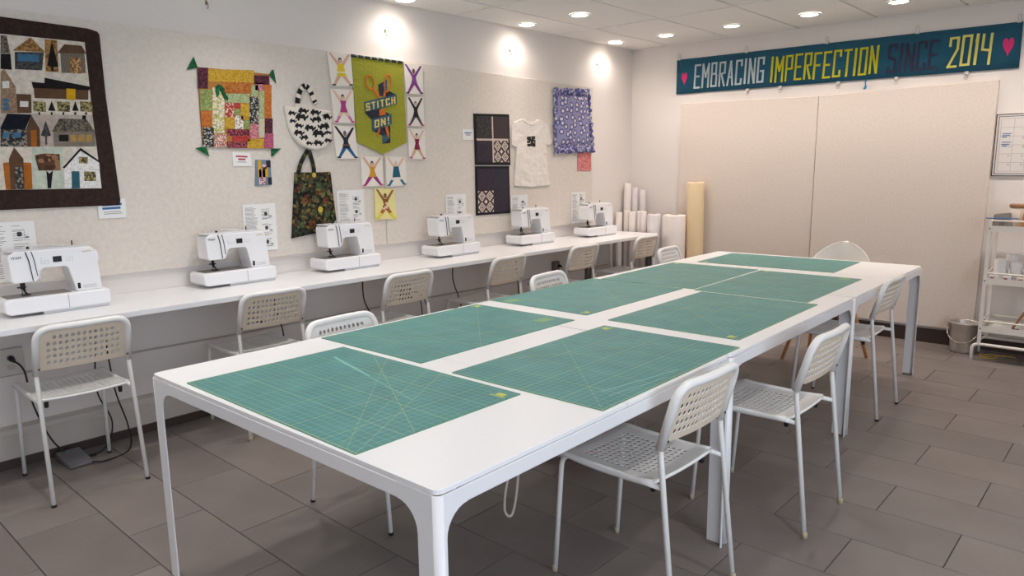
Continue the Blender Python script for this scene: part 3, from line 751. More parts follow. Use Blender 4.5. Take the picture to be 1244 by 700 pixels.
    lay('window', blue, 3, (8, 414), (30, 414), (30, 432), (8, 432)); lay('window', blue, 3, (40, 414), (68, 414), (68, 432), (40, 432)); lay('door', ora, 3, (100, 407), (119, 407), (121, 461), (102, 461))
    lay('block', pink, 2, (127, 358), (170, 360), (174, 462), (134, 462)); lay('fir_tree', slate, 3, (150, 375), (168, 425), (154, 428), (155, 455), (149, 455), (148, 428), (134, 425))
    lay('roof', her, 3, (196, 368), (286, 371), (313, 412), (170, 412)); lay('house', C('stone', (128, 120, 110)), 2, (176, 412), (313, 412), (317, 461), (178, 461)); lay('window', dk, 3, (194, 422), (226, 422), (226, 444), (194, 444))
    for a in (232, 258, 284): lay('window', C('dull gold', (168, 136, 80)), 3, (a, 422), (a+20, 422), (a+21, 446), (a, 446))
    lay('chimney', dk, 2, (272, 358), (284, 358), (284, 372), (272, 371))
    # row 4
    lay('church', br, 2, (28, 502), (45, 464), (76, 502), (80, 604), (24, 605)); lay('wing', ora, 3, (8, 516), (28, 514), (33, 604), (18, 605)); lay('wing', ora, 3, (76, 514), (102, 516), (106, 603), (80, 604)); lay('door', flo, 3, (48, 530), (74, 530), (76, 604), (50, 604))
    lay('block', mint, 2, (104, 466), (206, 464), (212, 601), (110, 603)); lay('tree_crown', P('crown print', [(92, 66, 48), (150, 110, 84), (76, 52, 38)], 60), 3, (113, 490), (150, 484), (196, 487), (200, 541), (126, 541)); lay('trunk', dk, 3, (152, 541), (162, 552), (174, 541), (168, 600), (157, 601))
    lay('house', P('white brick', [(228, 226, 222), (214, 212, 210), (236, 234, 230)], 140), 2, (212, 532), (266, 476), (328, 512), (334, 600), (214, 601))
    lay('roof', dk, 3, (206, 532), (266, 466), (330, 510), (330, 516), (266, 475), (213, 534)); lay('door', teal, 3, (236, 543), (262, 544), (264, 600), (237, 601)); lay('window', lea, 3, (261, 495), (290, 497), (290, 518), (261, 517)); lay('window', lea, 3, (278, 544), (316, 545), (318, 576), (279, 576))
    # the blocks that run on to the left of the frame
    for k in range(2):
        for r, (z0, z1) in enumerate(((1.36, 1.52), (1.60, 1.76), (1.79, 1.93), (1.93, 2.03))):
            y0 = L0+.12+.24*k; part(t, 'house', [(y0, z0), (y0+.18, z0), (y0+.18, z0+(z1-z0)*.6), (y0, z0+(z1-z0)*.6)], .008, .0105, (lb, slate, br, zeb)[(r+k) % 4]); part(t, 'roof', [(y0-.01, z0+(z1-z0)*.6), (y0+.19, z0+(z1-z0)*.6), (y0+.09, z1)], .008, .0115, (dk, tan, her, br)[(r+2*k) % 4])
house_quilt()
def card(name, label, pts, lines, ink, cat='card'):
    t = wall_thing(name, label, cat); part(t, 'paper', pts, .0, .002, PAPER)
    (ax, ay), (bx, by), (cx, cy), (dx, dy) = pts
    mb = MB()
    for k, (v, a, b, h, mi) in enumerate(lines):
        f = lambda u, v: (ax+(bx-ax)*u+(dx-ax)*v, ay+(by-ay)*u+(dy-ay)*v)
        mb.plate([f(a, v), f(b, v), f(b, v+h), f(a, v+h)], .002, .0023, mi)
    mb.obj('handwriting', ink, t); return t
BLUEI = M('blue ink', (60, 110, 170), .8); REDI = M('red ink', (180, 70, 80), .8)
lf = lambda *p: [on_left(a) for a in p]
card('name_card', 'white card with blue writing at the corner of the house quilt', lf((118, 243), (152, 241), (153.5, 264), (120, 266)), [(.22, .15, .85, .13, 0), (.42, .15, .80, .12, 0), (.66, .2, .8, .03, 1), (.76, .2, .85, .03, 1)], [BLUEI, GREYI])
card('name_card', 'white card with red writing below the bright patchwork quilt', lf((282, 185), (304, 186), (306, 202), (283, 202)), [(.22, .18, .82, .12, 0), (.42, .3, .7, .12, 0), (.66, .25, .75, .04, 1)], [REDI, GREYI])
card('name_card', 'small white card beside the dark block quilt', lf((561, 157), (575, 157), (575, 170), (562, 170)), [(.3, .2, .8, .1, 0), (.5, .3, .7, .08, 1)], [BLUEI, GREYI])

# --- the bright patchwork quilt
def bright_quilt():
    t = wall_thing('patchwork_quilt', 'small bright orange and yellow patchwork quilt with green corner tabs', 'quilt')
    q = px((225, 60), 4.117)
    part(t, 'backing', q((57, 88), (418, 124), (441, 496), (86, 488)), .0, .007, M('quilt back', (176, 120, 60), .95, bump=(200, .4, .002)), .002)
    pal = {'plum': [(88, 42, 58), (110, 56, 74), (70, 34, 46)], 'yel': [(206, 160, 42), (218, 174, 60), (190, 144, 30)], 'plaid': [(190, 108, 40), (206, 128, 58), (170, 90, 34)],
           'grn': [(140, 156, 84), (166, 176, 110), (120, 140, 74)], 'lgr': [(166, 180, 124), (186, 196, 146), (150, 166, 112)], 'ora': [(204, 110, 40), (216, 126, 54), (190, 96, 36)], 'pnk': [(204, 120, 130), (220, 150, 150), (180, 90, 110)],
           'blk': [(58, 56, 58), (196, 190, 176), (90, 96, 96), (40, 40, 44)], 'crm': [(226, 214, 186), (206, 190, 110), (230, 222, 206), (170, 170, 90)], 'red': [(190, 70, 56), (226, 190, 170), (176, 56, 48)], 'rd2': [(180, 46, 52), (196, 66, 60)],
           'wht': [(228, 220, 206), (150, 90, 70), (236, 230, 220)], 'ros': [(220, 130, 110), (236, 214, 190), (190, 86, 80), (140, 160, 150)], 'mag': [(176, 70, 104), (196, 96, 126)], 'mar': [(120, 44, 56), (170, 84, 90), (96, 36, 48)], 'ice': [(190, 200, 196), (214, 190, 120)]}
    mut = lambda c: tuple(int(.86*v+.14*sum(c)/3) for v in c)
    mt = {k: P('print '+k, [mut(c) for c in v], 150) for k, v in pal.items()}
    L = [('plum', 60, 91, 110, 196), ('yel', 112, 97, 340, 160), ('plum', 342, 122, 416, 168), ('plaid', 182, 160, 325, 216), ('lgr', 327, 172, 362, 230), ('pnk', 345, 160, 390, 200), ('ora', 392, 170, 428, 340), ('lgr', 367, 202, 392, 340), ('grn', 72, 200, 130, 306),
         ('crm', 133, 190, 193, 420), ('lgr', 196, 218, 318, 264), ('blk', 319, 232, 365, 370), ('red', 196, 266, 241, 338), ('rd2', 243, 266, 272, 294), ('grn', 243, 296, 274, 328), ('yel', 275, 268, 317, 350), ('ora', 78, 308, 131, 386), ('yel', 198, 340, 243, 396), ('wht', 245, 330, 287, 398),
         ('grn', 289, 352, 318, 400), ('pnk', 321, 372, 364, 446), ('ice', 366, 342, 393, 440), ('plum', 395, 342, 434, 418), ('blk', 84, 390, 139, 488), ('ros', 142, 424, 203, 490), ('mar', 206, 398, 318, 432), ('rd2', 232, 434, 320, 460), ('mar', 206, 462, 306, 494), ('yel', 309, 448, 390, 496), ('mag', 392, 420, 438, 496)]
    sk = lambda x, y: (x, y+(x-57)*.03*(1-(y-90)/400))
    for n, x0, y0, x1, y1 in L:
        part(t, 'patch', q(sk(x0, y0), sk(x1, y0), sk(x1, y1), sk(x0, y1)), .007, .0092, mt[n], .0008)
    grn = P('corner green', [(30, 92, 56), (46, 112, 70), (24, 76, 46)], 120)
    for tri in (((60, 92), (6, 102), (22, 70), (40, 38)), ((418, 128), (432, 102), (440, 104), (452, 170)), ((90, 486), (50, 494), (118, 536), (104, 492)), ((428, 496), (476, 496), (430, 538))):
        part(t, 'corner_tab', q(*tri), .002, .008, grn)
    part(t, 'ribbon', q((146, 190), (160, 176), (178, 182), (196, 222), (212, 244), (208, 258), (192, 250), (172, 210), (164, 200), (166, 228), (156, 240), (148, 222)), .0092, .0125, grn)
bright_quilt()
t = wall_thing('striped_patchwork', 'tiny yellow and blue striped patchwork hanging under the bright quilt', 'quilt')
q = px((225, 60), 4.117)
part(t, 'backing', q((350, 552), (424, 554), (432, 678), (348, 684)), 0, .004, M('slate blue cloth', (110, 130, 150), .95))
for n, (a, b, c, d) in (('gold', (360, 556, 378, 640)), ('pink', (366, 600, 398, 676)), ('gold', (384, 590, 412, 640)), ('ink', (402, 556, 424, 590)), ('ink', (412, 640, 430, 676)), ('pink', (384, 575, 404, 598))):
    part(t, 'stripe', q((a, b), (c, b), (c+2, d), (a+2, d)), .004, .0055, {'gold': M('gold cloth', (210, 164, 60), .95), 'pink': P('pale check', [(222, 200, 200), (160, 90, 100)], 160), 'ink': M('ink cloth', (40, 42, 56), .95)}[n])

# --- bags
def bag(name, label, pts, mat, depth, cat='bag'):
    t = wall_thing(name, label, cat)
    mb = MB(); n = len(pts); cx = sum(p[0] for p in pts)/n; cy = sum(p[1] for p in pts)/n
    V = []; rings = [(1., 0), (1.01, depth*.35), (.985, depth*.75), (.93, depth)]
    for k, z in rings: V += [(cx+(x-cx)*k, cy+(y-cy)*k, z) for x, y in pts]
    F = []
    a = sum(pts[i-1][0]*pts[i][1]-pts[i][0]*pts[i-1][1] for i in range(n))
    for j in range(len(rings)-1):
        for i in range(n):
            f = (j*n+i, j*n+(i+1) % n, (j+1)*n+(i+1) % n, (j+1)*n+i); F.append(f if a > 0 else f[::-1])
    k = (len(rings)-1)*n; f = tuple(range(k, k+n)); F.append(f if a > 0 else f[::-1])
    mb.add(V, F); mb.obj('body', mat, t); return t
q = px((335, 95), 3.5)
CATC = M('cat cloth', (228, 220, 208), .9, bump=(200, .3, .002)); INK = M('black cloth', (24, 22, 24), .9)
cb = bag('cat_print_bag', 'rounded cream tote bag printed with black cats and a striped handle', q((32, 120), (75, 124), (130, 128), (180, 133), (224, 140), (231, 190), (232, 240), (222, 274), (202, 298), (165, 307), (128, 300), (94, 282), (66, 250), (50, 212), (40, 165)), CATC, .028)
cat_sh = [(0, .15), (.08, .55), (.2, .65), (.22, .85), (.3, .75), (.4, .78), (.45, .9), (.5, .7), (.55, .62), (.8, .7), (.95, .6), (1.0, .3), (1.2, .25), (1.3, .55), (1.22, .6), (1.1, .42), (1.0, .0), (.85, 0), (.8, .22), (.45, .25), (.4, 0), (.25, 0), (.2, .25)]
cm_ = MB(); rnd = random.Random(3)
for (x, y, w_, fl) in ((42, 160, 28, 1), (84, 153, 36, 1), (136, 160, 36, 1), (188, 168, 24, -1), (48, 192, 24, 1), (72, 182, 44, 1), (138, 190, 38, -1), (190, 178, 30, 1), (70, 214, 30, 1), (112, 226, 38, 1), (170, 220, 40, -1), (66, 246, 36, 1), (145, 252, 46, 1), (200, 240, 22, 1), (92, 264, 30, -1), (150, 288, 34, 1), (196, 275, 26, 1), (118, 286, 24, 1)):
    pts = [(x+(px_ if fl > 0 else 1.2-px_)*w_, y-py_*w_*.92) for px_, py_ in cat_sh]
    cm_.plate(q(*pts), .0275, .0292)
cm_.obj('cat_print', INK, cb)
def strap(parent, pts, wd, z, mats, n):
    P_ = spline([(a, b, 0) for a, b in pts], 5); mb = MB(); k = len(P_)
    for i in range(k-1):
        a, b = P_[i], P_[i+1]; d = (b-a).normalized(); nx, ny = -d.y*wd/2, d.x*wd/2
        mb.plate([(a.x+nx, a.y+ny), (b.x+nx, b.y+ny), (b.x-nx, b.y-ny), (a.x-nx, a.y-ny)], z, z+.006, (i*n//k) % len(mats))
    return mb.obj('handle', mats, parent)
strap(cb, q((88, 128), (88, 92), (98, 55), (115, 34), (130, 40), (146, 66), (160, 100), (166, 112)), .03, .012, [CATC, INK], 14)
TOTE = P('jar print', [(34, 36, 30), (58, 64, 44), (28, 28, 27), (92, 58, 36), (74, 78, 54), (40, 42, 37), (118, 108, 62), (50, 54, 46), (30, 32, 28)], 60, 'voronoi')
tt = bag('jar_print_tote', 'dark green tote bag printed with jars, hanging below the cat bag', q((78, 402), (150, 402), (228, 400), (240, 500), (258, 640), (160, 660), (66, 680), (72, 540)), TOTE, .022)
strap(tt, q((90, 412), (98, 370), (116, 330), (132, 306)), .026, .012, [INK, P('strap print', [(50, 54, 40), (40, 42, 36), (90, 90, 60)], 60)], 6)
strap(tt, q((136, 306), (146, 340), (156, 380), (158, 412)), .026, .012, [P('strap print', [], 60), INK], 5)
part(tt, 'yellow_motif', [on_left((335+x/3.5, 95+y/3.5)) for x, y in ell(155, 412, 9, 11, 8)], .018, .0225, M('lemon print', (196, 176, 60), .9))
part(tt, 'yellow_motif', [on_left((335+x/3.5, 95+y/3.5)) for x, y in ell(182, 558, 11, 14, 8)], .02, .0225, M('lemon print', (196, 176, 60), .9))
for k, (x, y, a, b, c) in enumerate(((175, 455, 14, 20, 'g'), (110, 470, 12, 16, 'g'), (115, 520, 14, 18, 'o'), (160, 515, 15, 18, 'd'), (205, 520, 14, 18, 'o'), (112, 570, 13, 18, 'd'), (155, 570, 14, 17, 'd'), (210, 575, 14, 20, 'g'), (100, 625, 15, 18, 'g'), (150, 615, 14, 18, 'o'), (205, 620, 14, 16, 'd'), (90, 470, 9, 14, 'o'))):
    part(tt, 'jar_motif', q(*rrect(x-a*.8, x+a*.8, y-b*.72, y+b*.72, 5, 2)), .0195, .0224, {'g': P('jar green', [(74, 86, 60), (92, 104, 76), (60, 70, 50)], 90), 'o': P('jar rust', [(104, 58, 36), (84, 44, 30), (120, 78, 50)], 90), 'd': P('jar olive', [(80, 78, 50), (60, 62, 44), (98, 94, 62)], 90)}[c])

# --- stretched-out figures on canvas cards
SK = {'a': (214, 172, 146), 'b': (150, 100, 66), 'c': (228, 192, 170), 'd': (120, 78, 52)}
def figure(label, quad, top, legs, skin, hair, shoes, arms=None, ground=None, skirt=False, stripe=None, calf=None):
    t = wall_thing('figure_card', label, 'wall art', 'canvas cards of leaping figures')
    A, B, C_, D = lf(*quad)
    f = lambda u, v: tuple(((A[i]*(1-u)+B[i]*u)*(1-v)+(D[i]*(1-u)+C_[i]*u)*v) for i in (0, 1))
    F = lambda *p: [f(*a) for a in p]
    part(t, 'canvas', F((0, 0), (1, 0), (1, 1), (0, 1)), 0, .012, ground or CANV, .001)
    cm2 = lambda c: M('paint %d %d %d' % c, c, .85)
    z = (.012, .0128); z2 = (.012, .0134)
    sk = cm2(SK[skin]); arms = cm2(arms) if arms else sk
    part(t, 'arm', F((.05, .03), (.14, .02), (.46, .32), (.38, .40)), *z, arms); part(t, 'arm', F((.95, .03), (.86, .02), (.54, .32), (.62, .40)), *z, arms)
    lg = cm2(legs)
    part(t, 'leg', F((.36, .60), (.50, .60), (.50, .68), (.20, .95), (.08, .95)), *z, lg); part(t, 'leg', F((.64, .60), (.50, .60), (.50, .68), (.80, .95), (.92, .95)), *z, lg)
    if calf:
        part(t, 'stocking', F((.22, .78), (.34, .80), (.20, .95), (.08, .95)), .0128, .0133, cm2(calf)); part(t, 'stocking', F((.78, .78), (.66, .80), (.80, .95), (.92, .95)), .0128, .0133, cm2(calf))
    part(t, 'outfit', F((.37, .33), (.63, .33), (.60, .48), (.68, .68), (.32, .68), (.40, .48)) if not skirt else F((.38, .33), (.62, .33), (.70, .70), (.30, .70)), *z2, top if not isinstance(top, tuple) else cm2(top))
    if stripe: part(t, 'belt', F((.33, .56), (.67, .56), (.68, .60), (.32, .60)), .0134, .0138, cm2(stripe))
    part(t, 'hair', [f(u, v) for u, v in ell(.5, .225, .075, .085, 10)], *z, cm2(hair)); part(t, 'head', [f(u, v) for u, v in ell(.5, .255, .055, .065, 10)], .0128, .0136, sk)
    part(t, 'shoe', F((.03, .93), (.20, .94), (.17, .985), (.02, .975)), .0128, .0136, cm2(shoes)); part(t, 'shoe', F((.97, .93), (.80, .94), (.83, .985), (.98, .975)), .0128, .0136, cm2(shoes))
DKH = (40, 30, 28)
figure('canvas card of a figure in a yellow dress with arms raised', [(396, 63), (425, 66), (428, 105), (402, 105)], (222, 194, 40), SK['a'], 'a', DKH, (40, 50, 30), stripe=(230, 226, 210), skirt=True)
figure('canvas card of a figure in a magenta swimsuit and pink stockings', [(400, 107.5), (428, 110), (430, 150), (405, 149.5)], (178, 62, 128), SK['c'], 'c', DKH, (196, 60, 130), calf=(208, 120, 170))
figure('canvas card of a figure in black top and bright blue leggings', [(403, 152), (430, 154.5), (434, 193), (408, 193)], (30, 36, 50), (24, 96, 140), 'b', (30, 90, 130), (24, 24, 28), arms=(34, 38, 48), stripe=(120, 80, 50))
figure('canvas card of a figure all in purple', [(489, 77), (512, 80), (513, 115), (492, 114.5)], (128, 62, 140), (134, 56, 130), 'd', (90, 50, 60), (30, 28, 34), arms=(122, 62, 140))
figure('canvas card of a figure in a black jacket with a white shirt front', [(493, 117.5), (513, 118.5), (514.5, 154), (494, 153.5)], (30, 28, 36), (84, 78, 80), 'c', (110, 50, 40), (200, 60, 90), arms=(30, 28, 36))
figure('canvas card of a figure in a dotted maroon dress', [(494, 156), (515, 157.5), (516, 194), (496, 193)], P('maroon dots', [(140, 40, 78), (170, 70, 100), (110, 30, 60)], 220), SK['a'], 'c', DKH, (190, 50, 90))
figure('canvas card of a figure in a mustard top and magenta trousers', [(437, 190), (463, 191), (465, 226), (439, 227)], (206, 150, 40), (150, 44, 116), 'a', (60, 34, 30), (190, 60, 110))
figure('canvas card of a figure in a teal dress and blue stockings', [(467, 190), (491, 191), (493, 225), (468.5, 227)], (26, 92, 116), (232, 220, 210), 'c', (206, 200, 190), (30, 110, 140), skirt=True, calf=(30, 110, 140))
figure('yellow card of a figure in a brown spotted suit', [(454, 229), (478, 230), (481, 266), (455, 267)], P('spotted suit', [(150, 90, 40), (230, 200, 170), (140, 80, 36)], 70, 'voronoi'), (170, 100, 44), 'b', (90, 50, 30), (214, 202, 70), ground=M('pale yellow card', (232, 222, 150), .9), calf=(222, 212, 70))

# --- the pennant
def pennant():
    t = wall_thing('stitched_pennant', 'lime green quilted pennant with orange scissors and STITCH ON! ribbon', 'banner')
    q = px((420, 60), 5.19)
    part(t, 'cloth', q((30, 46), (355, 88), (378, 588), (228, 662), (65, 583)), .002, .013, M('lime cloth', (160, 160, 50), .95, bump=(75, 1., .008), var=(60, .06)), .002)
    rod = on_left((420+26/5.19, 60+40/5.19)), on_left((420+358/5.19, 60+85/5.19))
    navy, goldm = M('navy tape', (36, 62, 80), .8), M('gold tape', (196, 164, 70), .6)
    (a, b), (c, d) = rod
    for k in range(8):
        t0 = k/8; t1 = (k+1)/8; lerp = lambda s: (a+(c-a)*s, b+(d-b)*s, .012)
        L1 = t0+(t1-t0)*.72
        MB().tube([lerp(t0), lerp(L1)], .010, 8).obj('rod_wrap', navy, t); MB().tube([lerp(L1), lerp(t1)], .007, 8).obj('rod', goldm, t)
    sl = P('ribbon slate', [(66, 96, 112), (76, 106, 120), (60, 88, 104)], 160); dk = P('ribbon dark', [(52, 52, 62), (66, 64, 74), (42, 44, 54)], 160); og = M('scissor orange', (216, 112, 38), .85); yl = M('letter yellow', (226, 206, 120), .85)
    for i, (cx, cy, rx, ry, rot) in enumerate(((143, 210, 26, 44, -.25), (255, 214, 21, 55, .10))):
        mb = MB(); o_ = [on_left((420+x/5.19, 60+y/5.19)) for x, y in ell(cx, cy, rx, ry, 20, rot)]
        mb.tube([(x, y, .014) for x, y in o_], .0055, 6, closed=True); mb.obj('scissor_handle', og, t)
    part(t, 'scissor_arm', q((158, 248), (172, 245), (212, 300), (196, 308)), .013, .0155, og); part(t, 'scissor_arm', q((232, 265), (246, 268), (240, 300), (228, 300)), .013, .0155, og)
    part(t, 'ribbon_fold', q((195, 226), (250, 192), (254, 262), (236, 300), (205, 292)), .013, .0148, dk); part(t, 'ribbon_fold', q((228, 205), (252, 192), (254, 262), (232, 266)), .013, .0152, sl)
    part(t, 'ribbon_fold', q((240, 290), (262, 262), (308, 285), (250, 304)), .013, .0146, dk)
    part(t, 'ribbon', q((109, 333), (310, 283), (313, 345), (113, 400)), .013, .0165, sl)
    part(t, 'ribbon_fold', q((113, 400), (205, 376), (282, 414), (160, 450)), .013, .0150, dk); part(t, 'scissor_pivot', q((202, 384), (240, 376), (244, 412), (204, 420)), .013, .0160, og)
    part(t, 'ribbon', q((155, 442), (278, 408), (282, 472), (160, 516)), .013, .0165, sl)
    part(t, 'ribbon_fold', q((160, 514), (272, 480), (274, 590), (224, 596), (224, 545)), .013, .0146, dk); part(t, 'ribbon_fold', q((222, 545), (250, 536), (272, 556), (250, 580), (224, 596)), .013, .0150, sl)
    part(t, 'scissor_blade', q((200, 502), (212, 498), (202, 530), (192, 556), (186, 540)), .013, .0156, og); part(t, 'scissor_blade', q((240, 490), (254, 486), (266, 530), (264, 562), (252, 540)), .013, .0156, og)
    def word(tx, quad, wd, widths=None):
        (ax, ay), (bx, by), (cx, cy), (dx, dy) = quad        # bottom-left, bottom-right, top-right, top-left
        n = len(tx); wl = widths or [1]*n; tot = sum(wl)+.35*(n-1); x = 0
        for ch, w_ in zip(tx, wl):
            def f(u, v):
                X = ax*(1-u)*(1-v)+bx*u*(1-v)+cx*u*v+dx*(1-u)*v; Y = ay*(1-u)*(1-v)+by*u*(1-v)+cy*u*v+dy*(1-u)*v
                return on_left((420+X/5.19, 60+Y/5.19))
            mb = MB(); u0, u1 = x/tot, (x+w_)/tot
            H_ = abs(dy-ay); W_ = abs(bx-ax); g = H_/W_     # isotropic strokes
            zt_ = .018
            for pl in FONT[ch]:
                m_ = wd/2/W_; mv = wd/2/H_
                pp = [(u0+m_+(u1-u0-2*m_)*p, mv+(1-2*mv)*r) for p, r in pl]
                for (p0, p1), (r0, r1) in zip(pp[:-1], pp[1:]):
                    A_ = ((r0-p0)*W_, (r1-p1)*H_); L_ = math.hypot(*A_) or 1; ex, ey = A_[0]/L_*wd/2, A_[1]/L_*wd/2
                    qd = [(p0+(-ex+ey)/W_, p1+(-ey-ex)/H_), (r0+(ex+ey)/W_, r1+(ey-ex)/H_), (r0+(ex-ey)/W_, r1+(ey+ex)/H_), (p0+(-ex-ey)/W_, p1+(-ey+ex)/H_)]
                    mb.plate([f(*p) for p in qd], .0165, zt_); zt_ += .00012
            mb.obj('letter', yl, t); x += w_+.35
    word('STITCH', [(119, 390), (304, 343), (302, 298), (116, 342)], 8.5, [1, 1, .45, 1, 1, 1])
    word('ON!', [(172, 497), (268, 470), (266, 424), (172, 448)], 9, [1, 1, .5])
pennant()

# --- dark block quilts
def block_quilt(label, o4, kinds, sash):
    t = wall_thing('block_quilt', label, 'quilt'); A, B, C_, D = lf(*o4)
    f = lambda u, v: tuple(((A[i]*(1-u)+B[i]*u)*(1-v)+(D[i]*(1-u)+C_[i]*u)*v) for i in (0, 1))
    part(t, 'border', [f(0, 0), f(1, 0), f(1, 1), f(0, 1)], 0, .006, M('black quilt border', (26, 24, 28), .95), .001)
    if sash: part(t, 'sashing', [f(.05, .05), f(.95, .05), f(.95, .95), f(.05, .95)], .006, .0068, M('cream sashing', (214, 196, 182), .95))
    mt = {'p': P('pin stripe grey', [(58, 54, 56), (84, 76, 72), (50, 48, 52)], 170), 'n': M('charcoal cloth', (50, 48, 58), .95, bump=(150, .5, .002), var=(90, .12)), 's': P('pin stripe', [(60, 52, 54), (82, 70, 70)], 24, 'stripes'), 'b': P('plum cloth', [(58, 50, 60), (66, 58, 68)], 150), 'd': M('diamond ground', (84, 66, 62), .95)}
    for k, kd in enumerate(kinds):
        u0 = .05+(k % 2)*(.47 if sash else .45); v0 = .05+(k//2)*(.47 if sash else .45); w_ = .43 if sash else .45
        part(t, 'patch', [f(u0, v0), f(u0+w_, v0), f(u0+w_, v0+w_), f(u0, v0+w_)], .006, .0085, mt[kd], .0004)
        if kd == 'd':
            mb = MB(); g = lambda a, b: f(u0+w_*a, v0+w_*b)
            for i in range(2):
                for j in range(2):
                    cx, cy = .25+.5*i, .25+.5*j
                    for r0, r1 in ((.235, .175), (.12, .07)):
                        for s in range(4):
                            p = [(0, -1), (1, 0), (0, 1), (-1, 0)]; a, b = p[s], p[(s+1) % 4]
                            mb.plate([g(cx+a[0]*r0, cy+a[1]*r0), g(cx+b[0]*r0, cy+b[1]*r0), g(cx+b[0]*r1, cy+b[1]*r1), g(cx+a[0]*r1, cy+a[1]*r1)], .0085, .0089)
            for i in range(3):
                for j in range(3):
                    cx, cy = .5*i, .5*j; r = .10
                    pts = [(cx+a*r, cy+b*r) for a, b in ((0, -1), (1, 0), (0, 1), (-1, 0))]
                    pts = [(min(.99, max(.01, a)), min(.99, max(.01, b))) for a, b in pts]
                    mb.plate([g(*p) for p in pts], .0085, .0089)
            mb.obj('diamond_print', M('diamond white', (226, 214, 204), .95), t)
block_quilt('dark four-patch quilt with cream cross sashing beside the small white card', [(575, 138), (618, 139), (619.5, 200.5), (577, 200.5)], 'psbd', True)
block_quilt('dark four-patch quilt without sashing, hanging under its twin', [(577, 202), (618, 202), (619.5, 259), (578, 262)], 'bndb', False)

# --- t-shirt
t = wall_thing('tshirt', 'white t-shirt with a small black print pinned flat to the felt', 't-shirt'); q = px((555, 130), 4.375)
sh = q((283, 160), (288, 110), (300, 82), (332, 66), (350, 62), (362, 74), (385, 84), (412, 82), (432, 66), (462, 78), (482, 100), (500, 190), (474, 206), (468, 180), (474, 280), (490, 418), (400, 424), (302, 420), (306, 300), (310, 160), (308, 212), (290, 206))
sh = q((286, 200), (288, 110), (300, 80), (340, 64), (356, 64), (366, 76), (390, 82), (412, 76), (424, 66), (448, 72), (478, 96), (502, 194), (478, 206), (470, 190), (476, 300), (492, 416), (400, 426), (301, 420), (308, 300), (316, 190), (310, 216))
mb = MB(); mb.plate(sh, 0, .012, 0, .006); WS = M('white jersey', (236, 228, 220), .95, bump=(12, .8, .03), spec=.1); mb.obj('body', WS, t)
MB().tube([(x, y, .012) for x, y in q((346, 64), (360, 84), (388, 96), (416, 88), (432, 68))], .005, 6).obj('collar', WS, t)
MB().tube([(x, y, .012) for x, y in q((288, 200), (310, 213))], .004, 6).tube([(x, y, .012) for x, y in q((478, 203), (500, 192))], .004, 6).obj('sleeve_hem', WS, t)
tp = MB()
for a, b, c, d in ((366, 158, 388, 176), (390, 156, 410, 172), (366, 180, 384, 192), (386, 176, 400, 208), (402, 176, 412, 190), (368, 196, 388, 210), (394, 192, 412, 212), (374, 172, 404, 182)):
    tp.plate(q((a, b), (c, b-1), (c, d), (a+1, d)), .0118, .0128)
tp.obj('chest_print', M('black print', (48, 42, 40), .85), t)

# --- ruffled pillow
def pillow():
    t = wall_thing('ruffled_pillow', 'blue floral pillow cover with a ruffled edge', 'pillow'); q = px((655, 100), 4.375)
    FL = P('blue floral', [(222, 214, 212), (108, 108, 158), (92, 92, 146), (150, 148, 184)], 16, 'spots'); FL2 = P('blue ruffle', [(92, 94, 146), (112, 112, 164), (206, 202, 212), (100, 100, 152), (84, 86, 138), (180, 178, 200)], 70)
    A, B, C_, D = q((88, 66), (252, 72), (266, 340), (84, 342))
    f = lambda u, v: tuple(((A[i]*(1-u)+B[i]*u)*(1-v)+(D[i]*(1-u)+C_[i]*u)*v) for i in (0, 1))
    N = 12; V = []
    for j in range(N+1):
        for i in range(N+1):
            u, v = i/N, j/N; h = (max(0, 1-(2*u-1)**4)*max(0, 1-(2*v-1)**4))**.5; x, y = f(u, v); V.append((x, y, .012+.035*h))
    MB().add(V, [(j*(N+1)+i, (j+1)*(N+1)+i, (j+1)*(N+1)+i+1, j*(N+1)+i+1) for j in range(N) for i in range(N)], 0, True).obj('cushion', FL, t)
    A2, B2, C2, D2 = q((66, 30), (256, 38), (284, 372), (72, 380))
    g = lambda u, v: tuple(((A2[i]*(1-u)+B2[i]*u)*(1-v)+(D2[i]*(1-u)+C2[i]*u)*v) for i in (0, 1))
    per = [(k/34, 0) for k in range(34)]+[(1, k/50) for k in range(50)]+[(1-k/34, 1) for k in range(34)]+[(0, 1-k/50) for k in range(50)]
    n = len(per); V = []
    for k, (u, v) in enumerate(per):
        x, y = f(.01+.98*u, .01+.98*v); V.append((x, y, .016))
        X, Y = g(u, v); w_ = math.sin(k*1.15)*.008+math.sin(k*.53)*.004; cx, cy = (x+X)/2, (y+Y)/2
        V.append((cx, cy, .026+w_)); r = 1+.07*math.sin(k*.6)
        V.append((x+(X-x)*r, y+(Y-y)*r, .018+w_*1.2+.004))
    F = []
    for k in range(n):
        j = (k+1) % n
        for a in (0, 1): F.append((k*3+a, k*3+a+1, j*3+a+1, j*3+a))
    o = MB().add(V, F, 0, True).obj('ruffle', FL2, t); sd = o.modifiers.new('s', 'SOLIDIFY'); sd.thickness = .002
    part(t, 'backing', [f(.02, .02), f(.98, .02), f(.98, .98), f(.02, .98)], .0, .012, FL2)
pillow()
t = wall_thing('fabric_swatch', 'pink patterned fabric swatch peeking out below the ruffled pillow', 'fabric'); q = px((655, 100), 4.375)
part(t, 'cloth', q((204, 372), (274, 360), (276, 470), (204, 470)), 0, .003, P('pink print', [(212, 130, 126), (224, 152, 146), (200, 112, 112)], 90))
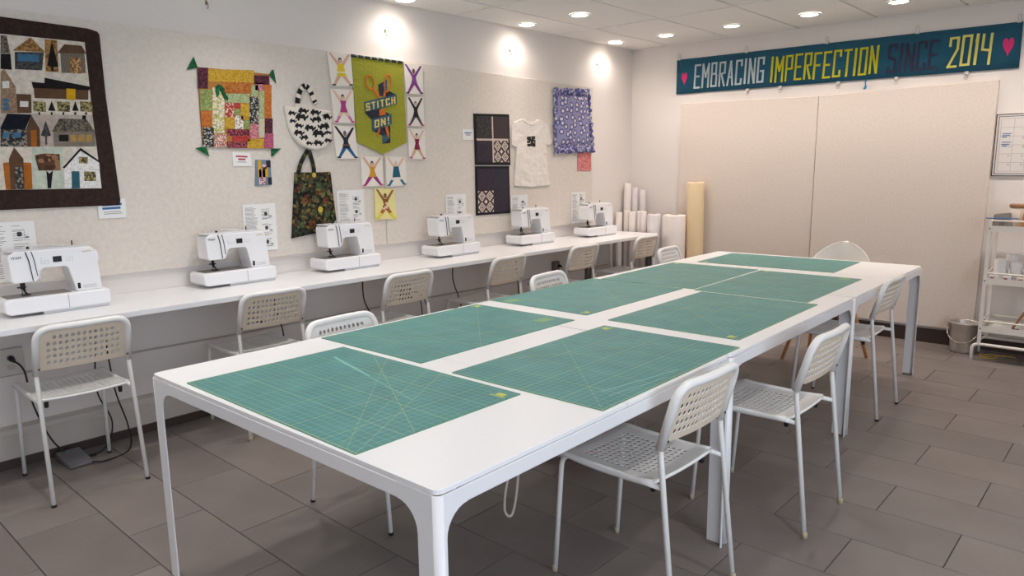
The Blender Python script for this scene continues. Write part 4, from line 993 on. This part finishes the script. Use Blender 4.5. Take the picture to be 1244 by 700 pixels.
# ------------------------------------------------------------------ back wall: banner, clips, calendar
def banner():
    t = thing('text_banner', 'long teal banner reading EMBRACING IMPERFECTION SINCE 2014 with pink hearts', 'banner', (0, 5.412, 0), ROT_B)
    TE = M('teal cloth', (32, 88, 112), .95, bump=(60, .4, .006), var=(5, .06))
    b0 = lambda x: 2.075-.012*(x+1.07)/2.7; t0 = lambda x: 2.392-.015*(x+1.07)/2.7
    N = 40; V = []
    xs = [-1.075+2.715*k/N for k in range(N+1)]
    for x in xs:
        for y, zo in ((b0(x), .004), ((b0(x)+t0(x))/2, .002), (t0(x), .003)):
            V.append((x, y, zo+.0015*math.sin(x*9+y*5)+.0025))
    F = [(k*3+a, (k+1)*3+a, (k+1)*3+a+1, k*3+a+1) for k in range(N) for a in (0, 1)]
    o = MB().add(V, F, 0, True).obj('cloth', TE, t); sd = o.modifiers.new('s', 'SOLIDIFY'); sd.thickness = .002
    sets = [('EMBRACING', -.888, -.216, (178, 192, 196), 2.112, 2.330), ('IMPERFECTION', -.160, .708, (196, 190, 34), 2.106, 2.322), ('SINCE', .776, 1.128, (50, 46, 70), 2.101, 2.316), ('2014', 1.192, 1.466, (222, 214, 116), 2.104, 2.324)]
    for tx, x0, x1, col, z0, z1 in sets:
        mt = M('letter '+tx, col, .9)
        wl = [.42 if c in 'I1' else 1.15 if c == 'M' else 1. for c in tx]; gap = .24
        tot = sum(wl)+gap*(len(tx)-1); u = (x1-x0)/tot; x = x0
        for k, (c, w_) in enumerate(zip(tx, wl)):
            mb = MB(); jig = random.uniform(-.004, .004); lean = .014
            strokes(mb, c, x, x+w_*u, z0+jig, z1+jig, .0165 if c not in 'I1' else .018, .0095, .0118, 0, lambda a, b: (a+(b-z0)/(z1-z0)*lean*.6-.004, b))
            mb.obj('letter', mt, t); x += (w_+gap)*u
    for cx, cz, s in ((-.990, 2.220, .031), (1.565, 2.222, .036)):
        pts = []
        for k in range(24):
            a = 2*PI*k/24; pts.append((cx+s*.95*math.sin(a)**3, cz+s*2.0*(.8125*math.cos(a)-.3125*math.cos(2*a)-.125*math.cos(3*a)-.0625*math.cos(4*a))))
        part(t, 'heart', pts, .0095, .0118, M('pink felt', (216, 56, 122), .9))
banner()
CL = M('clear plastic', (222, 218, 212), .15)
def clip(x, z, up, k):
    t = thing('binder_clip', 'small clear clip on the %s edge of the teal banner, %s from the room corner' % ('upper' if up else 'lower', ('first', 'second', 'third', 'fourth', 'fifth')[k]), 'clip', (x, 5.412, z), ROT_B, 'clips along the %s edge of the banner' % ('upper' if up else 'lower'))
    s = 1 if up else -1
    MB().prism([(-.013, 0), (.013, 0), (.009, s*.022), (-.009, s*.022)], .0, .016, 'y') 
    mb = MB(); mb.plate([(-.014, -s*.006), (.014, -s*.006), (.011, s*.016), (-.011, s*.016)], .0, .016); mb.obj('body', CL, t, bevel=.002)
    MB().tube(fillet([(-.008, s*.014, .010), (-.013, s*.045, .010), (0, s*.052, .010), (.013, s*.045, .010), (.008, s*.014, .010)], .012), .0016, 6).obj('wire_loop', STEEL, t)
for k, x in enumerate((-1.05, -.385, .305, .975, 1.618)): clip(x, 2.392-.015*(x+1.07)/2.7, True, k)
for k, x in enumerate((-.362, -.067, .413, .850, 1.321)): clip(x, 2.072-.012*(x+1.07)/2.7, False, k)
tag(part(None, 'tape_strip', [(0, 0), (.02, 0), (.026, .018), (.016, .05), (.026, .075), (.006, .075), (.01, .03)], .0, .002, M('blue tape', (40, 130, 170), .7)), 'scrap of blue tape hanging from the lower edge of the banner', 'tape')
bpy.data.objects['tape_strip'].location = (.62, 5.374, 1.99); bpy.data.objects['tape_strip'].rotation_euler = ROT_B

def calendar():
    t = thing('wall_calendar', 'whiteboard calendar with a double black border and blue notes', 'calendar', (1.535, YB, 0), ROT_B)
    w_ = .62; z0, z1 = 1.305, 1.748
    MB().box(0, w_, z0, z1, 0, .012).obj('board', M('whiteboard', (226, 220, 216), .3), t, bevel=.002)
    bl = M('black border', (40, 36, 38), .6); mb = MB()
    for i, e in ((0, .006), (.016, .004)):
        mb.box(i, w_-i, z0+i, z0+i+e, .012, .0128).box(i, w_-i, z1-i-e, z1-i, .012, .0128).box(i, i+e, z0+i, z1-i, .012, .0128).box(w_-i-e, w_-i, z0+i, z1-i, .012, .0128)
    mb.obj('border', bl, t)
    g = M('calendar line', (150, 142, 140), .7); mb = MB()
    for k in range(8): x = .034+k*(w_-.068)/7; mb.box(x, x+.0015, z0+.034, z1-.034, .012, .0126)
    for k in range(7): z = z0+.034+k*(z1-z0-.068)/6; mb.box(.034, w_-.034, z, z+.0015, .012, .0126)
    mb.obj('grid_line', g, t)
    n = 1
    for r in range(5):
        for c in range(7):
            if r == 0 and c < 1: continue
            if n > 31: break
            put_text(t, str(n), .016, (.034+(c+1)*(w_-.068)/7-.024, z1-.034-(r+1)*(z1-z0-.068)/6-.018, .0126), M('number green', (80, 130, 110), .7), 'number', .0001); n += 1
    mb = MB()
    for (x, z, w2) in ((.045, 1.605, .055), (.045, 1.592, .05), (.045, 1.58, .03), (.045, 1.545, .058), (.045, 1.53, .05), (.052, 1.516, .03), (.20, 1.60, .05), (.28, 1.50, .06)): mb.box(x, x+w2, z, z+.006, .0126, .013)
    mb.obj('handwriting', M('blue marker', (70, 120, 170), .7), t)
calendar()

# ------------------------------------------------------------------ rolls in the corner
def roll(name, label, x, y, r, h, mat, group=None, lean=(0, 0), core=True, wrap=True):
    t = thing(name, label, 'roll', (x, y, 0), (lean[0], lean[1], random.uniform(0, 6)), group)
    mb = MB(); seg = 22; prof = [(0, 0), (r*.98, 0), (r, .01), (r, h*.33), (r*1.012, h*.6), (r, h-.012), (r*.96, h), (r*.42, h), (r*.36, h-.006), (r*.36, h-.05), (0, h-.05)]
    mb.lathe(prof, seg); mb.obj('wound_sheet', mat, t)
    if core: MB().lathe([(r*.36, h-.05), (r*.36, h+.004), (r*.28, h+.004), (r*.28, h-.05)], 16).obj('core', M('card core', (176, 160, 140), .8), t)
    if wrap: MB().plate([(r*.2, -.002), (r*1.02, -.002), (r*1.02, .002), (r*.2, .002)], .01, h-.015).obj('loose_edge', mat, t)
    return t
RW = M('white roll paper', (240, 232, 226), .7, bump=(10, .5, .02), var=(4, .03)); RG = M('grey white wrap', (228, 223, 224), .35, bump=(14, .7, .02)); KR = M('kraft paper', (236, 212, 172), .75, var=(3, .03), bump=(6, .2, .01))
GR_ = 'white paper rolls in the corner'
roll('paper_roll', 'tallest slim white paper roll leaning in the corner', -1.512, 5.235, .036, 1.235, RW, GR_, (-.02, -.012))
roll('paper_roll', 'slim white roll standing against the corner next to the tallest one', -1.445, 5.330, .034, 1.19, RG, GR_, (-.02, 0))
roll('paper_roll', 'slim white roll in a shiny wrap at the end of the tall group', -1.375, 5.345, .032, 1.17, RG, GR_, (-.015, 0))
for k, (x, y, r, h) in enumerate(((-1.515, 5.118, .033, .955), (-1.440, 5.150, .032, .975), (-1.368, 5.130, .033, .965), (-1.300, 5.165, .029, .97), (-1.236, 5.130, .027, .97))):
    roll('paper_roll', 'short slim white roll behind the counter end, %s from the sewing wall' % ('first', 'second', 'third', 'fourth', 'fifth')[k], x, y, r, h, RW, GR_)
roll('paper_roll', 'medium fat grey-white roll between the slim rolls and the fat torn one', -1.128, 5.140, .066, .950, RG, GR_)
roll('paper_roll', 'fattest white paper roll with a torn outer edge, standing past the counter end', -.944, 5.195, .108, .945, RW, GR_)
tr_ = bpy.data.objects.new('x', None)
MB().lathe([(0, 0), (.012, 0), (.012, .02), (0, .02)], 8)
roll('kraft_roll', 'tall brown kraft paper roll standing against the felt panel', -.770, 5.300, .078, 1.250, KR, None, (-.01, 0), wrap=False)

# ------------------------------------------------------------------ bucket and trolley
def bucket():
    t = thing('metal_bucket', 'small galvanised metal bucket on the floor beside the trolley', 'bucket', (1.485, 5.262, 0))
    G = M('galvanised steel', (206, 200, 194), .28, .75, bump=(8, .3, .006), var=(14, .08))
    MB().lathe([(0, .012), (.078, .012), (.078, 0), (.083, 0), (.086, .02), (.100, .215), (.106, .222), (.106, .230), (.101, .232), (.097, .224), (.083, .024), (0, .018)], 28).obj('body', G, t)
    for s in (-1, 1): MB().box(s*.104-.006, s*.104+.006, -.016, .016, .185, .225).obj('handle_lug', G, t)
    pts = [(.110*math.cos(a), -.018-.125*math.sin(a)*.25-.085*math.sin(a), .205-.115*math.sin(a)) for a in [PI*k/16 for k in range(17)]]
    MB().tube(pts, .003, 6).obj('wire_handle', STEEL, t); return t
bucket()
def trolley():
    x0, y0 = 1.615, 5.06; w_, d = .56, .27
    t = thing('utility_trolley', 'white three-tier metal trolley against the back wall', 'trolley', (x0, y0, 0))
    IV = M('ivory steel', (242, 236, 227), .4)
    for (a, b) in ((0, 0), (w_, 0), (0, d), (w_, d)): MB().box(a-.011, a+.011, b-.009, b+.009, .12, 1.0).obj('post', IV, t)
    for k, b in enumerate((0, d)):
        MB().tube(fillet([(-.040, b, 0), (-.040, b, .118), (w_+.040, b, .118), (w_+.040, b, 0)], .045, 5), .011, 8).obj('base_rail', IV, t)
    for z, open_ in ((.215, 1), (.560, 1), (.930, 1)):
        tr = MB().box(.012, w_-.012, .0, d, z, z+.006).obj('tray', IV, t)
        MB().box(.011, w_-.011, -.008, -.002, z-.004, z+.040).box(.011, w_-.011, d+.002, d+.008, z-.004, z+.04).box(0-.004, .002, 0, d, z-.004, z+.04).box(w_-.002, w_+.004, 0, d, z-.004, z+.04).obj('tray_lip', IV, tr)
        MB().tube([(.01, -.004, z+.075), (w_-.01, -.004, z+.075)], .006, 8).tube([(.01, d+.004, z+.075), (w_-.01, d+.004, z+.075)], .006, 8).tube([(0, .005, z+.075), (0, d-.005, z+.075)], .006, 8).tube([(w_, .005, z+.075), (w_, d-.005, z+.075)], .006, 8).obj('guard_rail', IV, tr)
        for q in (0, w_): MB().lathe([(0, 0), (.005, 0), (.004, .002), (0, .0025)], 8).obj('screw', DARK, tr, (q, -.009, z+.02), (PI/2, 0, 0))
    return x0, y0
tx, ty = trolley()
def mug(x, y, z, r, h, label, red=True):
    t = thing('mug', label, 'mug', (x, y, z), (0, 0, -.5), 'mugs on the trolley')
    MB().lathe([(0, .004), (r*.9, .004), (r*.92, 0), (r, .006), (r, h-.003), (r*.98, h), (r*.93, h), (r*.93, .01), (0, .01)], 22).obj('cup', M('mug glaze', (248, 246, 243), .2), t)
    MB().tube([(r*.95+.026*math.sin(a), 0, h*.5-.032*math.cos(a)) for a in [PI*k/10 for k in range(11)]], .006, 8).obj('handle', M('mug glaze', (0, 0, 0)), t)
z1 = .566; z2 = .936; z0 = .221
mug(tx+.075, ty+.07, z1, .042, .165, 'tall white mug at the open corner of the middle trolley shelf')
mug(tx+.165, ty+.08, z1, .040, .150, 'white mug beside the tall one on the middle trolley shelf')
mug(tx+.125, ty+.19, z1, .040, .190, 'white mug standing behind the front pair on the trolley')
mug(tx+.27, ty+.10, z1, .042, .13, 'short white mug further along the middle trolley shelf')
def tin(x, y, z, label, sx, sy, h, mats, name='tea_box', cat='box'):
    t = thing(name, label, cat, (x, y, z)); MB().box(-sx/2, sx/2, -sy/2, sy/2, 0, h).obj('carton', mats[0], t, bevel=.002)
    MB().box(-sx*.3, sx*.1, -sy/2-.001, -sy/2, h*.25, h*.75).obj('label_print', mats[1], t); return t
RED = M('red print', (186, 40, 46), .6)
tin(tx+.045, ty+.022, z1, 'small white box with red mark at the shelf edge below the mugs', .05, .03, .055, (PAPER, RED))
tin(tx+.125, ty+.020, z1, 'small white box with red stripe on the middle trolley shelf', .05, .03, .055, (PAPER, RED))
tin(tx+.21, ty+.022, z1, 'small plain carton with red corner on the middle trolley shelf', .06, .03, .05, (M('cream carton', (226, 214, 196), .7), RED))
t = thing('storage_jar', 'glass-look storage jar with a wooden lid on the trolley top', 'jar', (tx+.135, ty+.15, z2))
MB().lathe([(0, 0), (.048, 0), (.052, .006), (.052, .150), (.046, .158), (0, .158)], 22).obj('body', M('frosted jar', (224, 212, 200), .2), t); MB().lathe([(0, .158), (.054, .158), (.055, .162), (.055, .176), (.052, .18), (0, .18)], 22).obj('lid', M('lid wood', (150, 108, 72), .6, var=(30, .1)), t)
t = thing('foil_pouch', 'silver foil pouch lying at the trolley top corner', 'pouch', (tx+.055, ty+.06, z2), (0, 0, .2))
MB().prism([(-.05, 0), (.055, 0), (.066, .02), (.052, .125), (-.045, .112), (-.06, .02)], -.016, .016, 'y').obj('pouch', M('foil', (150, 142, 134), .3, .7, bump=(40, .6, .006)), t, bevel=.01)
MB().prism([(-.014, .03), (.018, .03), (.018, .075), (-.014, .075)], -.0172, -.016, 'y').obj('label_patch', M('pouch label', (120, 112, 106), .6), t)
t = thing('pen', 'blue pen lying across the rail of the trolley top', 'pen', (tx-.0, ty+.0, z2+.0), (0, 0, 0))
MB().tube([(-.03, -.004, .085), (.16, .002, .088)], .0035, 8).obj('barrel', M('blue barrel', (60, 110, 170), .4), t)
t = thing('snack_packet', 'yellow and orange snack packet on the trolley top', 'packet', (tx+.225, ty+.07, z2), (0, 0, -.2))
MB().prism([(-.05, 0), (.05, 0), (.058, .03), (.045, .15), (-.045, .14), (-.058, .03)], -.025, .025, 'y').obj('packet', P('packet print', [(206, 176, 110), (190, 140, 90), (230, 214, 190)], 24), t, bevel=.012)
for k in range(5):
    a = thing('snack_bar', 'brown wrapped bar in the top trolley tray', 'snack', (tx+.06+.07*k, ty+.035, z2), (0, 0, .15*((k % 3)-1)), 'wrapped bars in the trolley tray')
    MB().box(-.03, .03, -.012, .012, 0, .026).obj('wrapper', P('bar print %d' % (k % 2), [(150, 96, 50), (190, 140, 84), (110, 70, 40)], 60), a, bevel=.006)
t = thing('wooden_spoon', 'wooden stick leaning out of the lowest trolley tray', 'utensil', (tx+.17, ty+.10, z0))
MB().tube([(0, 0, .004), (.10, .02, .20)], [.007, .010], 8).obj('shaft', M('stick wood', (176, 128, 80), .6), t)
t = thing('paper_stack', 'stack of white papers on the lowest trolley tray', 'paper', (tx+.16, ty+.13, z0)); MB().box(-.11, .11, -.09, .09, 0, .018).obj('sheets', PAPER, t, bevel=.002)
MB().box(.02, .06, -.06, -.04, .018, .022).obj('black_clip', BLACK, t)
tag(MB().tube(spline([(tx-.02, ty+.2, .006), (tx+.04, ty+.12, .006), (tx+.10, ty+.16, .006), (tx+.08, ty+.08, .006), (tx+.0, ty+.1, .006), (tx+.03, ty+.19, .006), (tx+.2, ty+.22, .006)]), .004, 6).obj('yellow_cord', M('yellow cord', (190, 160, 80), .6)), 'tangle of yellowish cord on the floor under the trolley', 'cord')

# ------------------------------------------------------------------ outlets, cords, pedal
OB = M('outlet plate', (206, 198, 190), .5); OG = M('grey box', (120, 112, 106), .5, .3)
def outlet(y, z, w_, h_, label, mat, plugs=(), depth=.035):
    t = thing('wall_outlet', label, 'outlet', (XW, y, z), ROT_L)
    MB().box(-w_/2, w_/2, -h_/2, h_/2, 0, depth).obj('box', mat, t, bevel=.003)
    for k, s in enumerate((-1, 1)):
        MB().plate(rrect(-.016, .016, s*.024-.014, s*.024+.014, .008, 3), depth, depth+.002).obj('socket', M('socket face', (186, 178, 172), .5), t)
    for px_, py_ in plugs: MB().tube([(px_, py_, depth), (px_, py_, depth+.03), (px_+.006, py_-.012, depth+.045)], [.014, .013, .006], 8).obj('plug', BLACK, t)
    return t
outlet(-.055, .52, .11, .13, 'outlet box on the wall behind the chair with the grey pedal', OB, [(.0, .02)])
outlet(1.215, .535, .085, .125, 'white outlet box with a black plug behind the ivory-footed chair', OB, [(.012, -.025)])
outlet(1.372, .530, .045, .085, 'slim switch plate beside the white outlet box', OB, (), .006); outlet(1.440, .530, .045, .085, 'slim blank switch plate with a dark screw', OB, (), .006)
outlet(2.400, .515, .075, .125, 'grey outlet box with two black plugs below the pennant', OG, [(.01, .024), (.01, -.024)], .05)
outlet(4.170, .500, .075, .125, 'grey outlet box half hidden near the counter post', OG, [(.01, .02)])
def cord(name, label, pts, r, mat, cat='cord', group=None): return tag(MB().tube(spline(pts, 7), r, 6).obj(name, mat), label, cat, group)
cb_ = 'black machine cords under the counter'
cord('wall_conduit', 'thin painted conduit running along the wall under the counter', [(XW+.008, YF+.3, .46), (XW+.008, .3, .449), (XW+.008, 1.15, .442), (XW+.008, 2.36, .445), (XW+.008, 3.4, .44), (XW+.008, 5.0, .44)], .005, M('conduit paint', (192, 183, 176), .6), 'conduit')
cord('machine_cable', 'black cord hanging from the outlet box beside the grey pedal chair', [(XW+.06, -.05, .53), (XW+.10, -.02, .48), (XW+.10, .0, .30), (XW+.12, .06, .10), (XW+.16, .14, .008), (XW+.20, .22, .006)], .0042, BLACK, group=cb_)
cord('machine_cable', 'black cord dropping behind the grey pedal chair to the floor', [(XW+.14, .30, CZ-.03), (XW+.11, .29, .50), (XW+.10, .285, .30), (XW+.13, .33, .13), (XW+.17, .26, .01), (XW+.14, .10, .006)], .0042, BLACK, group=cb_)
cord('machine_cable', 'black looping cord beside the grey pedal', [(XW+.14, .33, CZ-.03), (XW+.12, .35, .45), (XW+.11, .37, .27), (XW+.14, .40, .10), (XW+.25, .36, .008), (XW+.32, .22, .006), (XW+.28, .16, .012)], .0042, BLACK, group=cb_)
cord('machine_cable', 'black cord behind the ivory-footed chair', [(XW+.10, 1.30, CZ-.03), (XW+.09, 1.33, .56), (XW+.10, 1.36, .40), (XW+.12, 1.32, .2), (XW+.18, 1.30, .006), (XW+.2, 1.1, .006)], .0042, BLACK, group=cb_)
cord('machine_cable', 'black cord below the hanging bags', [(XW+.14, 1.95, CZ-.03), (XW+.11, 1.97, .55), (XW+.12, 2.02, .40), (XW+.16, 2.0, .15), (XW+.2, 1.9, .006), (XW+.24, 1.8, .006)], .0042, BLACK, group=cb_)
for k in (0, 1): cord('machine_cable', 'black cord from the %s plug of the grey outlet below the pennant' % ('upper', 'lower')[k], [(XW+.10, 2.41, .53-.048*k), (XW+.14, 2.44, .52-.045*k), (XW+.15, 2.50-.05*k, .42-.03*k), (XW+.16, 2.56-.1*k, .2), (XW+.18+.1*k, 2.6-.1*k, .006), (XW+.22+.14*k, 2.64-.16*k, .006)], .0042, BLACK, group=cb_)
cord('machine_cable', 'black cord below the dark block quilt', [(XW+.13, 2.80, CZ-.03), (XW+.10, 2.81, .58), (XW+.11, 2.86, .42), (XW+.14, 2.9, .2), (XW+.2, 2.86, .006)], .0042, BLACK, group=cb_)
cord('machine_cable', 'black cord below the white t-shirt', [(XW+.13, 3.52, CZ-.03), (XW+.10, 3.54, .58), (XW+.10, 3.56, .45), (XW+.10, 3.57, .2), (XW+.10, 3.56, .006)], .0042, BLACK, group=cb_)
t = thing('foot_pedal', 'grey sewing machine foot pedal on the floor under the counter chair', 'foot pedal', (-1.375, .120, 0), (0, 0, .05))
GP = M('pedal grey', (104, 104, 108), .5); MB().prism([(-.10, 0), (.09, 0), (.095, .015), (-.08, .046), (-.10, .034)], -.055, .055, 'y').obj('treadle', GP, t, bevel=.008, bseg=3); MB().box(-.095, .085, -.052, .052, 0, .006).obj('sole', BLACK, t)
RDC = M('red cord', (176, 62, 36), .5)
pts = []
for k in range(90):
    a = k*.55; r = .11+.05*math.sin(k*1.7); pts.append((.395+r*1.3*math.cos(a), 1.87+r*1.5*math.sin(a), .012+.0007*k+.008*math.sin(k*2.3)))
pts += [(.50, 2.10, .03), (.62, 2.3, .008), (.70, 2.5, .007), (.66, 2.62, .007), (.56, 2.66, .03)]
tag(MB().tube(spline(pts, 3), .0055, 6).obj('extension_cord', RDC), 'coil of orange-red extension cord on the floor under the table', 'cord')
t = thing('power_strip', 'black power adapter block on the floor at the end of the red cord', 'power strip', (.55, 2.76, 0), (0, 0, .4)); MB().box(-.03, .03, -.06, .06, 0, .045).obj('block', BLACK, t, bevel=.006)
cord('white_cable', 'white cable dangling under the table edge near the crosswise mat', [(.52, 1.28, .70), (.54, 1.27, .45), (.60, 1.22, .25), (.64, 1.16, .10), (.665, 1.10, .02), (.64, 1.085, .035), (.61, 1.13, .12), (.60, 1.20, .26), (.58, 1.30, .40), (.56, 1.36, .70)], .0055, M('white cable', (214, 206, 198), .5))
cord('white_cable', 'thin pale cable hanging under the middle table to the floor', [(.55, 3.35, .70), (.53, 3.30, .40), (.50, 3.20, .15), (.46, 3.05, .006), (.50, 2.8, .006)], .004, M('white cable', (214, 206, 198), .5))
